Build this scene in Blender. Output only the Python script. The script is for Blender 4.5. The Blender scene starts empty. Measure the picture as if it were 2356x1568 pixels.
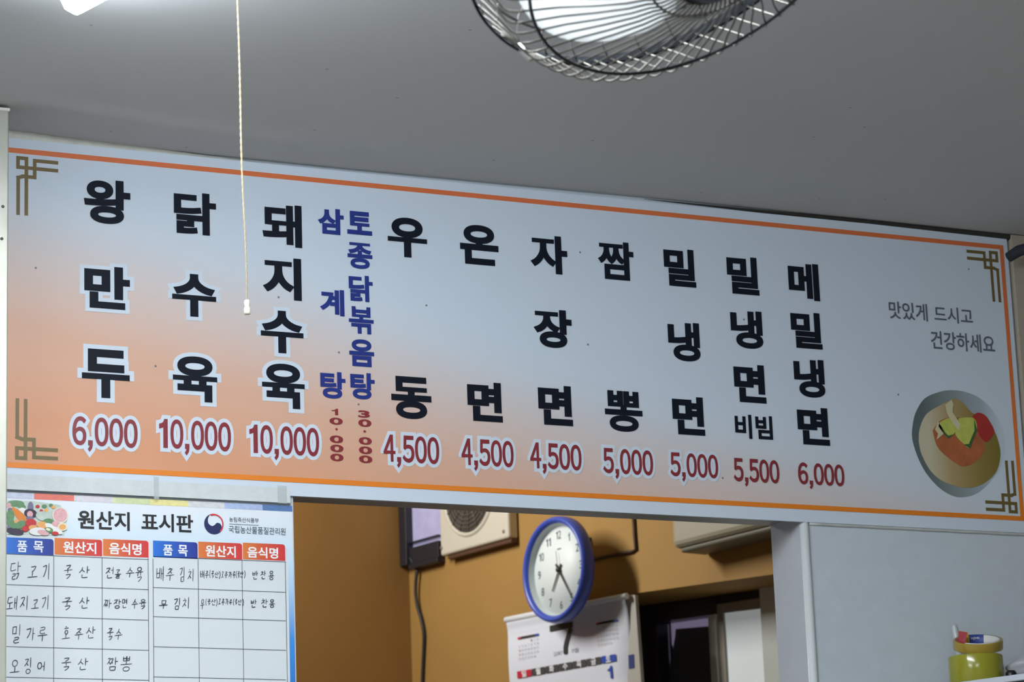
import bpy, math, random
from mathutils import Vector, Matrix
from mathutils.geometry import delaunay_2d_cdt, tessellate_polygon
random.seed(7)
SC = bpy.context.scene
COL = SC.collection

# ------------------------------------------------------------------ camera
F_PX, CX, CY = 6856.0, 1178.0, 784.0
EYE = Vector((0.0, -3.9932283, 1.15))
_d1 = Vector((14924.25, 1138.79, F_PX)).normalized()           # world X in camera axes (right, down, forward)
_d2 = Vector((-1027.5, -27808.75, F_PX)).normalized()          # world Z
_d2 = (_d2 - _d1 * _d1.dot(_d2)).normalized()
_dy = _d2.cross(_d1)                                           # world Y
def cam_to_world(c):
    return Vector((_d1.dot(c), _dy.dot(c), _d2.dot(c)))
cam_data = bpy.data.cameras.new('camera')
cam = bpy.data.objects.new('camera', cam_data); COL.objects.link(cam)
_r, _u, _b = cam_to_world(Vector((1, 0, 0))), cam_to_world(Vector((0, -1, 0))), cam_to_world(Vector((0, 0, -1)))
cam.matrix_world = Matrix(((_r.x, _u.x, _b.x, EYE.x), (_r.y, _u.y, _b.y, EYE.y), (_r.z, _u.z, _b.z, EYE.z), (0, 0, 0, 1)))
cam_data.sensor_width = 36.0
cam_data.lens = F_PX / 2356.0 * 36.0
cam_data.clip_end = 60
cam_data.dof.use_dof = True
cam_data.dof.focus_distance = 4.35
cam_data.dof.aperture_fstop = 13.0
SC.camera = cam

# ------------------------------------------------------------------ world, big lights, exposure
world = bpy.data.worlds.new('world'); SC.world = world; world.use_nodes = True
world.node_tree.nodes['Background'].inputs[0].default_value = (0.6, 0.7, 0.8, 1)
world.node_tree.nodes['Background'].inputs[1].default_value = 0.05
def area(name, loc, target, sx, sy, power, color):
    l = bpy.data.lights.new(name, 'AREA'); l.shape = 'RECTANGLE'; l.size = sx; l.size_y = sy
    l.energy = power; l.color = color
    o = bpy.data.objects.new(name, l); COL.objects.link(o); o.location = loc
    d = Vector(target) - Vector(loc); o.rotation_euler = d.to_track_quat('-Z', 'Y').to_euler()
    return o
# added fill lights at ceiling height, out of view, to brighten the dining room
area('room_fill_rear', (0.6, -3.6, 2.44), (0.6, -3.55, 0), 1.2, 0.15, 34, (0.93, 0.97, 1.0))
area('room_fill_far', (-0.6, -2.2, 2.44), (-0.6, -2.15, 0), 0.15, 1.2, 50, (0.93, 0.97, 1.0))
SC.view_settings.view_transform = 'Standard'
SC.view_settings.look = 'None'
SC.view_settings.gamma = 1.0
SC.view_settings.use_curve_mapping = False
SC.view_settings.exposure = 0.43

# ------------------------------------------------------------------ pixel -> plane helpers (reference frame 2356x1568)
def ray(px, py):
    return cam_to_world(Vector((px - CX, py - CY, F_PX))).normalized()
def on_wall(px, py, y=0.0):
    r = ray(px, py); t = (y - EYE.y) / r.y
    return EYE + r * t
def on_level(px, py, z):
    r = ray(px, py); t = (z - EYE.z) / r.z
    return EYE + r * t
def at_depth(px, py, d):
    return EYE + cam_to_world(Vector(((px - CX) / F_PX * d, (py - CY) / F_PX * d, d)))
KH = math.radians(64.602 + 37.0)
K_E = Vector((-math.cos(KH), -math.sin(KH), 0))       # along the kitchen wall, to the right in view
K_N = Vector((-math.sin(KH), math.cos(KH), 0))        # out of the kitchen wall
if K_N.x > 0: K_N = -K_N
K_O = at_depth(1284, 1308, 6.95) - K_N * 0.085
def on_k(px, py, off=0.0):
    r = ray(px, py); t = ((K_O + K_N * off) - EYE).dot(K_N) / r.dot(K_N)
    p = EYE + r * t
    return (p - K_O).dot(K_E), p.z
def kp(s, o, z):
    v = K_O + K_E * s + K_N * o
    return Vector((v.x, v.y, z))

# ------------------------------------------------------------------ materials
def lin(c):
    return tuple(((x / 255) / 12.92 if x / 255 <= 0.04045 else ((x / 255 + 0.055) / 1.055) ** 2.4) for x in c)
MATS = {}
def mat(name, rgb, rough=0.6, metal=0.0, noise=0.0, scale=20.0, bump=0.0, bscale=200.0, emit=None, estr=0.0, trans=0.0, alpha=1.0, spec=0.5, spots=0.0):
    if name in MATS: return MATS[name]
    m = bpy.data.materials.new(name); m.use_nodes = True; MATS[name] = m
    nt = m.node_tree; b = nt.nodes['Principled BSDF']
    c = lin(rgb) + (1,)
    b.inputs['Base Color'].default_value = c
    b.inputs['Roughness'].default_value = rough
    b.inputs['Metallic'].default_value = metal
    b.inputs['Specular IOR Level'].default_value = spec
    b.inputs['Transmission Weight'].default_value = trans
    b.inputs['Alpha'].default_value = alpha
    if emit:
        b.inputs['Emission Color'].default_value = lin(emit) + (1,); b.inputs['Emission Strength'].default_value = estr
    tc = None
    if noise or bump or spots:
        tc = nt.nodes.new('ShaderNodeTexCoord')
    last = None
    if noise:
        n = nt.nodes.new('ShaderNodeTexNoise'); n.inputs['Scale'].default_value = scale; n.inputs['Detail'].default_value = 5
        nt.links.new(tc.outputs['Object'], n.inputs['Vector'])
        mx = nt.nodes.new('ShaderNodeMix'); mx.data_type = 'RGBA'
        mx.inputs['A'].default_value = tuple(x * (1 - noise) for x in c[:3]) + (1,)
        mx.inputs['B'].default_value = tuple(min(1, x * (1 + noise)) for x in c[:3]) + (1,)
        nt.links.new(n.outputs['Fac'], mx.inputs['Factor'])
        last = mx.outputs['Result']
    if spots:
        v = nt.nodes.new('ShaderNodeTexVoronoi'); v.voronoi_dimensions = '2D'; v.inputs['Scale'].default_value = spots
        nt.links.new(tc.outputs['Object'], v.inputs['Vector'])
        r = nt.nodes.new('ShaderNodeMapRange'); r.inputs['From Min'].default_value = 0.004; r.inputs['From Max'].default_value = 0.011
        nt.links.new(v.outputs['Distance'], r.inputs['Value'])
        mx = nt.nodes.new('ShaderNodeMix'); mx.data_type = 'RGBA'
        mx.inputs['A'].default_value = tuple(x * 0.45 for x in c[:3]) + (1,)
        mx.inputs['B'].default_value = c
        nt.links.new(r.outputs['Result'], mx.inputs['Factor'])
        if last: nt.links.new(last, mx.inputs['B'])
        last = mx.outputs['Result']
    if last: nt.links.new(last, b.inputs['Base Color'])
    if bump:
        n = nt.nodes.new('ShaderNodeTexNoise'); n.inputs['Scale'].default_value = bscale; n.inputs['Detail'].default_value = 3
        nt.links.new(tc.outputs['Object'], n.inputs['Vector'])
        bp = nt.nodes.new('ShaderNodeBump'); bp.inputs['Strength'].default_value = bump; bp.inputs['Distance'].default_value = 0.002
        nt.links.new(n.outputs['Fac'], bp.inputs['Height']); nt.links.new(bp.outputs['Normal'], b.inputs['Normal'])
    return m
def ramp_mat(name, axis, p0, p1, stops, rough=0.5):
    """printed colour ramp along one local axis, from p0 to p1 (metres)"""
    if name in MATS: return MATS[name]
    m = bpy.data.materials.new(name); m.use_nodes = True; MATS[name] = m
    nt = m.node_tree; b = nt.nodes['Principled BSDF']; b.inputs['Roughness'].default_value = rough
    tc = nt.nodes.new('ShaderNodeTexCoord'); sp = nt.nodes.new('ShaderNodeSeparateXYZ')
    nt.links.new(tc.outputs['Object'], sp.inputs[0])
    mr = nt.nodes.new('ShaderNodeMapRange'); mr.inputs['From Min'].default_value = p0; mr.inputs['From Max'].default_value = p1
    nt.links.new(sp.outputs['XYZ'.index(axis)], mr.inputs['Value'])
    cr = nt.nodes.new('ShaderNodeValToRGB')
    while len(cr.color_ramp.elements) < len(stops): cr.color_ramp.elements.new(0.5)
    for e, (p, c) in zip(cr.color_ramp.elements, stops): e.position = p; e.color = lin(c) + (1,)
    nt.links.new(mr.outputs['Result'], cr.inputs['Fac']); nt.links.new(cr.outputs['Color'], b.inputs['Base Color'])
    return m

# ------------------------------------------------------------------ mesh builder
class MB:
    def __init__(self): self.v = []; self.f = []; self.m = []; self.smooth = []
    def poly(self, pts, mi=0, sm=False):
        i = len(self.v); self.v += [Vector(p) for p in pts]; self.f.append(list(range(i, i + len(pts)))); self.m.append(mi); self.smooth.append(sm); return self
    def mesh(self, vs, fs, mi=0, sm=False):
        i = len(self.v); self.v += [Vector(p) for p in vs]
        for f in fs: self.f.append([i + k for k in f]); self.m.append(mi); self.smooth.append(sm)
        return self
    def hexa(self, c, mi=0):
        """8 corners: bottom ring then top ring"""
        return self.mesh(c, [(3, 2, 1, 0), (4, 5, 6, 7), (0, 1, 5, 4), (1, 2, 6, 5), (2, 3, 7, 6), (3, 0, 4, 7)], mi)
    def box(self, x0, x1, y0, y1, z0, z1, mi=0):
        return self.hexa([(x0, y0, z0), (x1, y0, z0), (x1, y1, z0), (x0, y1, z0), (x0, y0, z1), (x1, y0, z1), (x1, y1, z1), (x0, y1, z1)], mi)
    def kbox(self, s0, s1, o0, o1, z0, z1, mi=0):
        return self.hexa([kp(s0, o1, z0), kp(s1, o1, z0), kp(s1, o0, z0), kp(s0, o0, z0), kp(s0, o1, z1), kp(s1, o1, z1), kp(s1, o0, z1), kp(s0, o0, z1)], mi)
    def kslope(self, s0, s1, o0, o1, za, zb, ta, tb, mi=0):
        return self.hexa([kp(s0, o1, za), kp(s1, o1, zb), kp(s1, o0, zb), kp(s0, o0, za), kp(s0, o1, ta), kp(s1, o1, tb), kp(s1, o0, tb), kp(s0, o0, ta)], mi)
    def tube(self, pts, r, n=8, mi=0, closed=False, caps=True):
        pts = [Vector(p) for p in pts]; N = len(pts)
        rs = r if isinstance(r, (list, tuple)) else [r] * N
        base = len(self.v); up = None
        for i, p in enumerate(pts):
            a = pts[(i - 1) % N] if (closed or i > 0) else p
            b = pts[(i + 1) % N] if (closed or i < N - 1) else p
            t = (b - a).normalized()
            if up is None:
                up = t.orthogonal().normalized()
            up = (up - t * up.dot(t)).normalized(); sd = t.cross(up)
            for k in range(n):
                an = 2 * math.pi * k / n
                self.v.append(p + (up * math.cos(an) + sd * math.sin(an)) * rs[i])
        M = N if closed else N - 1
        for i in range(M):
            for k in range(n):
                a = base + i * n + k; b = base + i * n + (k + 1) % n
                j = (i + 1) % N
                c = base + j * n + (k + 1) % n; d = base + j * n + k
                self.f.append([a, b, c, d]); self.m.append(mi); self.smooth.append(True)
        if caps and not closed:
            self.f.append([base + k for k in range(n)][::-1]); self.m.append(mi); self.smooth.append(False)
            self.f.append([base + (N - 1) * n + k for k in range(n)]); self.m.append(mi); self.smooth.append(False)
        return self
    def lathe(self, origin, ax, e1, prof, n=48, mi=0, sm=True, a0=0.0, a1=2 * math.pi, mfun=None):
        """profile of (radius, height) spun about ax"""
        ax = Vector(ax).normalized(); e1 = Vector(e1); e1 = (e1 - ax * e1.dot(ax)).normalized(); e2 = ax.cross(e1)
        full = abs(a1 - a0 - 2 * math.pi) < 1e-6
        cnt = n if full else n + 1
        base = len(self.v)
        for k in range(cnt):
            an = a0 + (a1 - a0) * k / n
            d = e1 * math.cos(an) + e2 * math.sin(an)
            for (r, h) in prof: self.v.append(Vector(origin) + d * r + ax * h)
        P = len(prof)
        for k in range(n):
            k2 = (k + 1) % cnt
            for j in range(P - 1):
                self.f.append([base + k * P + j, base + k2 * P + j, base + k2 * P + j + 1, base + k * P + j + 1])
                self.m.append(mfun(k / n) if mfun else mi); self.smooth.append(sm)
        return self
def link(o, parent):
    COL.objects.link(o)
    if parent is not None: o.parent = parent
    return o
def wloc(o):
    p = Vector((0, 0, 0))
    while o is not None: p = p + o.location; o = o.parent
    return p
def obj(name, mb, mats, parent=None, loc=None, bevel=0.0, kind=None):
    me = bpy.data.meshes.new(name)
    base = wloc(parent) if parent is not None else Vector((0, 0, 0))
    org = Vector(loc) if loc is not None else base
    me.from_pydata([tuple(v - org) for v in mb.v], [], mb.f)
    for m in (mats if isinstance(mats, (list, tuple)) else [mats]): me.materials.append(m)
    me.polygons.foreach_set('material_index', mb.m); me.polygons.foreach_set('use_smooth', mb.smooth)
    me.update()
    o = bpy.data.objects.new(name, me); link(o, parent); o.location = org - base
    if bevel:
        b = o.modifiers.new('bevel', 'BEVEL'); b.width = bevel; b.segments = 3; b.limit_method = 'ANGLE'
    if kind: o['kind'] = kind
    return o
def thing(name, loc, label, cat, group=None):
    o = bpy.data.objects.new(name, None); COL.objects.link(o); o.location = loc; o.empty_display_size = 0.05
    o['label'] = label; o['category'] = cat
    if group: o['group'] = group
    return o
def tag(o, label, cat, group=None):
    o['label'] = label; o['category'] = cat
    if group: o['group'] = group
    return o
def struct(name, mb, m, bevel=0.0): return obj(name, mb, m, kind='structure', bevel=bevel)

# ------------------------------------------------------------------ lettering: glyph outlines thickened and merged in 2D
_gc = {}
def outline_mesh(text):
    if len(text) > 1 and all(ch in '0123456789,' for ch in text):     # narrow grotesque figures set one by one
        V, F, x = [], [], 0.0
        for ch in text:
            if ch == '1': v, f = [Vector(p) for p in ((.19, 0), (.30, 0), (.30, .73), (.22, .73), (.185, .655), (.12, .615), (.05, .60), (.05, .51), (.13, .53), (.19, .56))], [tuple(t) for t in tessellate_polygon([[Vector((p[0], p[1], 0)) for p in ((.19, 0), (.30, 0), (.30, .73), (.22, .73), (.185, .655), (.12, .615), (.05, .60), (.05, .51), (.13, .53), (.19, .56))]])]; adv = .40
            elif ch == ',': v, f = [Vector(p) for p in ((.06, -.0), (.06, .10), (.17, .10), (.17, .0), (.15, -.09), (.09, -.16), (.055, -.12), (.10, -.06), (.105, 0))], None; f = [tuple(t) for t in tessellate_polygon([[Vector((p.x, p.y, 0)) for p in v]])]; adv = .24
            else:
                v, f = outline_mesh(chr(0xFF10 + int(ch)))
                x0 = min(p.x for p in v); x1 = max(p.x for p in v); y0 = min(p.y for p in v); y1 = max(p.y for p in v)
                v = [Vector((.03 + (p.x - x0) / (x1 - x0) * .40, (p.y - y0) / (y1 - y0) * .74 - .005)) for p in v]; adv = .465
            k = len(V); V += [Vector((p.x + x, p.y)) for p in v]; F += [[i + k for i in q] for q in f]; x += adv
        return V, F
    return text_mesh(text)
def glyph(text, w):
    key = (text, w)
    if key in _gc: return _gc[key]
    vs, faces = outline_mesh(text)
    return thicken(key, vs, faces, w)
def text_mesh(text):
    c = bpy.data.curves.new('lettering', 'FONT'); c.body = text; c.size = 1.0; c.resolution_u = 7; c.fill_mode = 'FRONT'
    o = bpy.data.objects.new('lettering', c)
    COL.objects.link(o)
    dg = bpy.context.evaluated_depsgraph_get()
    me = bpy.data.meshes.new_from_object(o.evaluated_get(dg))
    bpy.data.objects.remove(o); bpy.data.curves.remove(c)
    raw = [(v.co.x, v.co.y) for v in me.vertices]
    ids = {}; vs = []; mp = []
    for x, y in raw:
        k = (round(x, 4), round(y, 4))
        if k not in ids: ids[k] = len(vs); vs.append(Vector((x, y)))
        mp.append(ids[k])
    faces = []
    for p in me.polygons:
        f = []
        for i in p.vertices:
            j = mp[i]
            if j not in f: f.append(j)
        if len(f) >= 3: faces.append(f)
    bpy.data.meshes.remove(me)
    return vs, faces
def thicken(key, vs, faces, w):
    if w > 0:
        faces = [list(f) if sum(vs[f[k]].x * vs[f[(k + 1) % len(f)]].y - vs[f[(k + 1) % len(f)]].x * vs[f[k]].y for k in range(len(f))) > 0 else list(f)[::-1] for f in faces]
        cnt = {}
        for f in faces:
            for i in range(len(f)):
                a, b = f[i], f[(i + 1) % len(f)]
                cnt.setdefault((min(a, b), max(a, b)), []).append((a, b))
        bnd = [e[0] for k, e in cnt.items() if len(e) == 1]      # directed along face winding: inside on the left
        area2 = sum((vs[f[i]].x * vs[f[(i + 1) % len(f)]].y - vs[f[(i + 1) % len(f)]].x * vs[f[i]].y) for f in faces for i in range(len(f)))
        sgn = 1.0 if area2 > 0 else -1.0
        nxt = {a: b for a, b in bnd}
        V = list(vs); F = list(faces)
        def add(*pts):
            i = len(V); V.extend(pts)
            ar = sum(pts[k].x * pts[(k + 1) % len(pts)].y - pts[(k + 1) % len(pts)].x * pts[k].y for k in range(len(pts)))
            F.append(list(range(i, i + len(pts))) if ar > 0 else list(range(i, i + len(pts)))[::-1])
        for a, b in bnd:
            d = (vs[b] - vs[a])
            if d.length < 1e-6: continue
            d.normalize(); n = Vector((d.y, -d.x)) * sgn * w
            add(vs[a], vs[b], vs[b] + n, vs[a] + n)
            c2 = nxt.get(b)
            if c2 is None: continue
            d2 = vs[c2] - vs[b]
            if d2.length < 1e-6: continue
            d2.normalize(); n2 = Vector((d2.y, -d2.x)) * sgn * w
            cr = (d.x * d2.y - d.y * d2.x) * sgn
            if cr > 0.03:                                         # convex corner: mitre it
                h = n + n2
                if h.length > 0.35 * w:
                    mt = h * (2 * w * w / h.length_squared)
                    if mt.length > 1.9 * w: mt = mt.normalized() * 1.9 * w
                    add(vs[b], vs[b] + n, vs[b] + mt, vs[b] + n2)
                else:
                    add(vs[b], vs[b] + n, vs[b] + n2)
        F = [f if sum(V[f[k]].x * V[f[(k + 1) % len(f)]].y - V[f[(k + 1) % len(f)]].x * V[f[k]].y for k in range(len(f))) > 0 else f[::-1] for f in F]
        ov, oe, of, ovi, oei, ofi = delaunay_2d_cdt(V, [], F, 1, 1e-5)
        def inside(p, f):
            r = False
            for k in range(len(f)):
                a, b = V[f[k]], V[f[k - 1]]
                if (a.y > p.y) != (b.y > p.y) and p.x < (b.x - a.x) * (p.y - a.y) / (b.y - a.y) + a.x: r = not r
            return r
        vs = ov; faces = []
        for f, src in zip(of, ofi):
            c = (ov[f[0]] + ov[f[1]] + ov[f[2]]) / 3
            if any(inside(c, F[i]) for i in src): faces.append(list(f))
    x0 = min(v.x for v in vs); x1 = max(v.x for v in vs); y0 = min(v.y for v in vs); y1 = max(v.y for v in vs)
    _gc[key] = (vs, faces, (x0, x1, y0, y1))
    return _gc[key]
def put(mb, text, box, w, plane, ref=None, mi=0):
    """fit the lettering into box=(x0,x1,z0,z1) of a plane; ref is the weight whose bounds are fitted (halo around it)"""
    vs, fs, bb = glyph(text, w)
    if ref is not None: bb = glyph(text, ref)[2]
    sx = (box[1] - box[0]) / max(1e-6, bb[1] - bb[0]); sz = (box[3] - box[2]) / max(1e-6, bb[3] - bb[2])
    mb.mesh([plane(box[0] + (v.x - bb[0]) * sx, box[2] + (v.y - bb[2]) * sz) for v in vs], fs, mi)
ONE = [(.52, 0), (1, 0), (1, 1), (.7, 1), (.55, .86), (.3, .76), (0, .73), (0, .6), (.52, .66)]
def put_one(mb, box, plane):
    flat(mb, [plane(box[0] + x * (box[1] - box[0]), box[2] + z * (box[3] - box[2])) for x, z in ONE])
def wall_plane(y): return lambda x, z: (x, y, z)
def px_box(x0, y0, x1, y1, y=0.0):
    """upright rectangle on the front wall around the middle of a measured pixel box"""
    cx, cy = (x0 + x1) / 2, (y0 + y1) / 2
    a, b = on_wall(x0, cy, y), on_wall(x1, cy, y)
    sl = abs((on_wall(x1, cy, y) - on_wall(x0, cy, y)).z)
    t, u = on_wall(cx, y0, y), on_wall(cx, y1, y)
    k = max(0.6, 1 - sl / max(1e-6, t.z - u.z) * 0.9)
    m = (t.z + u.z) / 2; h = (t.z - u.z) * k
    return (a.x, b.x, m - h / 2, m + h / 2)
def flat(mb, pts, mi=0):
    """a filled flat outline given as 3D points (may be concave)"""
    pts = [Vector(p) for p in pts]
    mb.mesh(pts, [tuple(t) for t in tessellate_polygon([pts])], mi)
def strokes_ribbon(mb, pts, w, plane, mi=0):
    P = [Vector((p[0], p[1])) for p in pts]
    L, R = [], []
    for i, p in enumerate(P):
        a = P[max(0, i - 1)]; b = P[min(len(P) - 1, i + 1)]
        t = (b - a)
        t = t.normalized() if t.length > 1e-9 else Vector((1, 0))
        n = Vector((-t.y, t.x)); ww = w * (1.0 if 0 < i < len(P) - 1 else 0.7)
        L.append(p + n * ww / 2); R.append(p - n * ww / 2)
    for i in range(len(P) - 1):
        mb.poly([plane(*L[i]), plane(*R[i]), plane(*R[i + 1]), plane(*L[i + 1])], mi)

# ------------------------------------------------------------------ hand-written syllables
JI = 'ㄱㄲㄴㄷㄸㄹㅁㅂㅃㅅㅆㅇㅈㅉㅊㅋㅌㅍㅎ'
JV = 'ㅏㅐㅑㅒㅓㅔㅕㅖㅗㅘㅙㅚㅛㅜㅝㅞㅟㅠㅡㅢㅣ'
JF = ['', 'ㄱ', 'ㄲ', 'ㄳ', 'ㄴ', 'ㄵ', 'ㄶ', 'ㄷ', 'ㄹ', 'ㄺ', 'ㄻ', 'ㄼ', 'ㄽ', 'ㄾ', 'ㄿ', 'ㅀ', 'ㅁ', 'ㅂ', 'ㅄ', 'ㅅ', 'ㅆ', 'ㅇ', 'ㅈ', 'ㅊ', 'ㅋ', 'ㅌ', 'ㅍ', 'ㅎ']
def circ(cx, cy, r, n=12, a0=1.7): return [(cx + r * math.cos(a0 + 2 * math.pi * k / n), cy + r * math.sin(a0 + 2 * math.pi * k / n)) for k in range(n + 1)]
JS = {
 'ㄱ': [[(.1, .88), (.55, .93), (.9, .97), (.82, .62), (.6, .3), (.3, .02)]],
 'ㄴ': [[(.12, .9), (.1, .3), (.3, .12), (.95, .2)]],
 'ㄷ': [[(.1, .9), (.85, .95)], [(.15, .88), (.1, .15), (.5, .1), (.95, .2)]],
 'ㄹ': [[(.1, .9), (.8, .95), (.75, .6), (.15, .5), (.1, .1), (.5, .02), (.95, .1)]],
 'ㅁ': [[(.14, .92), (.16, .08)], [(.14, .9), (.9, .94)], [(.9, .94), (.84, .06)], [(.16, .1), (.86, .12)]],
 'ㅂ': [[(.12, .97), (.16, .06)], [(.9, 1), (.84, .06)], [(.16, .08), (.86, .1)], [(.15, .5), (.86, .54)]],
 'ㅅ': [[(.55, 1), (.4, .5), (.0, .05)], [(.42, .55), (.65, .35), (.95, .12)]],
 'ㅇ': [circ(.5, .5, .42)],
 'ㅈ': [[(.1, .88), (.85, .95), (.55, .5), (.0, .05)], [(.5, .48), (.92, .12)]],
 'ㅊ': [[(.35, 1.05), (.55, .98)], [(.1, .78), (.85, .84), (.5, .42), (.0, .05)], [(.5, .42), (.92, .1)]],
 'ㅍ': [[(.05, .92), (.95, .95)], [(.3, .9), (.33, .1)], [(.7, .92), (.66, .12)], [(.0, .08), (1, .12)]],
 'ㅎ': [[(.35, 1.05), (.6, 1.0)], [(.05, .76), (.95, .82)], circ(.5, .3, .28)],
}
for d, s in (('ㄲ', 'ㄱ'), ('ㅃ', 'ㅂ'), ('ㅉ', 'ㅈ'), ('ㅆ', 'ㅅ')):
    JS[d] = [[(x * .52, y) for x, y in st] for st in JS[s]] + [[(x * .52 + .48, y) for x, y in st] for st in JS[s]]
JS['ㄺ'] = [[(x * .5, y) for x, y in st] for st in JS['ㄹ']] + [[(x * .45 + .55, y) for x, y in st] for st in JS['ㄱ']]
VV = {'ㅏ': [[(.35, 1), (.4, 0)], [(.4, .52), (.95, .55)]], 'ㅐ': [[(.2, .9), (.25, .1)], [(.25, .5), (.75, .52)], [(.75, 1.02), (.8, -.02)]],
      'ㅓ': [[(.0, .5), (.6, .52)], [(.6, 1), (.65, 0)]], 'ㅕ': [[(.0, .62), (.6, .64)], [(.0, .4), (.6, .42)], [(.6, 1), (.65, 0)]],
      'ㅔ': [[(.0, .5), (.4, .5)], [(.4, .9), (.4, .1)], [(.8, 1), (.82, 0)]], 'ㅣ': [[(.5, 1.05), (.56, -.02)]]}
VH = {'ㅗ': [[(.5, 1), (.48, .2)], [(.0, .1), (1, .2)]], 'ㅛ': [[(.33, 1), (.35, .2)], [(.66, 1), (.64, .2)], [(.0, .1), (1, .2)]],
      'ㅜ': [[(.0, .8), (1, .9)], [(.52, .85), (.5, -.05)]], 'ㅠ': [[(.0, .8), (1, .9)], [(.36, .83), (.3, .0)], [(.66, .85), (.68, .0)]], 'ㅡ': [[(.0, .5), (1, .55)]]}
CMP = {'ㅘ': 'ㅗㅏ', 'ㅙ': 'ㅗㅐ', 'ㅚ': 'ㅗㅣ', 'ㅝ': 'ㅜㅓ', 'ㅟ': 'ㅜㅣ'}
def syll(ch):
    if ch == '.': return [[(.4, .05), (.6, .0)]]
    if ch == '(': return [[(.8, 1), (.4, .7), (.3, .4), (.7, 0)]]
    if ch == ')': return [[(.3, 1), (.7, .7), (.7, .35), (.2, 0)]]
    k = ord(ch) - 0xAC00; i, v, t = JI[k // 588], JV[k % 588 // 28], JF[k % 28]
    out = []
    def fit(st, x0, x1, y0, y1):
        for s in st: out.append([(x0 + x * (x1 - x0), y0 + y * (y1 - y0)) for x, y in s])
    b = .4 if t else 0.0
    if v in VV:
        fit(JS[i], 0, .55, b + .05 + (0 if t else .12), .95); fit(VV[v], .58, 1, b - .02 if t else 0, 1)
    elif v in VH:
        m = b + (1 - b) * (.45 if v in 'ㅗㅛㅡ' else .5)
        fit(JS[i], .2, .8, m, 1); fit(VH[v], 0, 1, b, m)
    else:
        h, w = CMP[v]
        fit(JS[i], .02, .55, b + (1 - b) * .45, .95); fit(VH[h], 0, .6, b + .05, b + (1 - b) * .45); fit(VV[w], .6, 1, b, 1)
    if t: fit(JS[t], .2, .85, 0, .34)
    return out
def smooth(p, n=4):
    if len(p) < 3: return [(p[0][0] + (p[-1][0] - p[0][0]) * k / 4, p[0][1] + (p[-1][1] - p[0][1]) * k / 4) for k in range(5)]
    out = []
    for i in range(len(p) - 1):
        a, b, c, d = p[max(0, i - 1)], p[i], p[i + 1], p[min(len(p) - 1, i + 2)]
        for k in range(n):
            t = k / n
            out.append(tuple(.5 * (2 * b[j] + (c[j] - a[j]) * t + (2 * a[j] - 5 * b[j] + 4 * c[j] - d[j]) * t * t + (3 * b[j] - a[j] - 3 * c[j] + d[j]) * t ** 3) for j in (0, 1)))
    out.append(p[-1]); return out
def write(mb, ch, box, pen, plane, rnd):
    for st in syll(ch):
        jx, jy = rnd.uniform(-.03, .03), rnd.uniform(-.03, .03)
        pts = [(box[0] + (x + jx + .1 * (y - .5)) * (box[1] - box[0]), box[2] + (y + jy + .06 * (x - .5)) * (box[3] - box[2])) for x, y in smooth(st)]
        strokes_ribbon(mb, pts, pen * rnd.uniform(.8, 1.15), plane)

# ================================================================== THE ROOM
CEIL = 1.15 + 1.3375
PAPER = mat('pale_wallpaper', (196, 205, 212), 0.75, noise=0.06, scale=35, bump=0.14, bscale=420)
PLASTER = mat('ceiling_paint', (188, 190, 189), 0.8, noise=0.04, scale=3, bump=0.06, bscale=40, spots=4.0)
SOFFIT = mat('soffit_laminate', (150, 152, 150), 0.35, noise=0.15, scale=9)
BEIGE = mat('aged_beige_paint', (170, 160, 144), 0.7, noise=0.12, scale=14)
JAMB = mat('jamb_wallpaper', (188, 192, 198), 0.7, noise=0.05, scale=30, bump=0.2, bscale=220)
FLOOR = mat('floor_tile', (150, 146, 140), 0.4, noise=0.1, scale=5)

op_l = on_wall(677, 1300).x; op_r = on_wall(1846, 1230).x; op_z = on_wall(675, 1142).z
BOARD_Z = op_z
op_z = op_z + 0.014
WT = 0.092
X0, X1 = 0.55, 4.2
TOP = CEIL + 0.04
mb = MB()
mb.box(X0, op_l, 0, WT, 0, TOP).box(op_l, op_r, 0, WT, op_z, TOP).box(op_r, X1, 0, WT, 0, TOP)
struct('wall_front', mb, PAPER)
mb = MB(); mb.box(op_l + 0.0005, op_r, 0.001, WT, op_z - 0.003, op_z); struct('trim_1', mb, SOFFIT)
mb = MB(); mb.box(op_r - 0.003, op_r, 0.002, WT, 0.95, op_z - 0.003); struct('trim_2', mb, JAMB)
# rounded white corner bead of the opening
mb = MB(); mb.tube([(op_r + 0.005, 0.002, 0.0), (op_r + 0.005, 0.002, op_z - 0.004)], 0.0075, 16)
struct('trim_3', mb, mat('white_corner_bead', (222, 226, 226), 0.35))
# sill of the hatch
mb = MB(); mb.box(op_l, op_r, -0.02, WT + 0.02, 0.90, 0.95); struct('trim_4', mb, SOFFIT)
# pilaster right of the sign
pz = on_wall(2322, 600).x
mb = MB(); mb.box(pz, pz + 0.3, -0.012, -0.0005, 0.0, CEIL - 0.002); struct('trim_5', mb, BEIGE)

# ceiling: slightly sagging sheets, lifted in the corner by the post
mb = MB(); NX, NY = 60, 44
def ceil_z(x, y):
    # a shallow hollow beside the post, a soft crease, and gentle waviness
    u = (x - 1.09); d = -y
    z = CEIL
    z += 0.010 * math.exp(-max(0, u) / 0.22) * math.exp(-d / 0.25)
    z += 0.0022 * math.sin(x * 3.1 + 0.6) * math.exp(-d * 0.5)
    z -= 0.004 * math.exp(-((d - 0.10 - 0.10 * max(0, 0.5 - u)) / 0.022) ** 2) * math.exp(-((u - 0.15) / 0.28) ** 2)
    z -= 0.003 * (1 - math.exp(-d / 0.05))
    return z
gx = [-2.5 + 3.3 * i / 10 for i in range(10)] + [0.8 + 2.4 * i / 60 for i in range(61)] + [3.4, 3.8, 4.2]
gy = [0.0] + [-(i / 40) * 0.8 for i in range(1, 41)] + [-1.2, -2, -3.5, -6.5]
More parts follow.
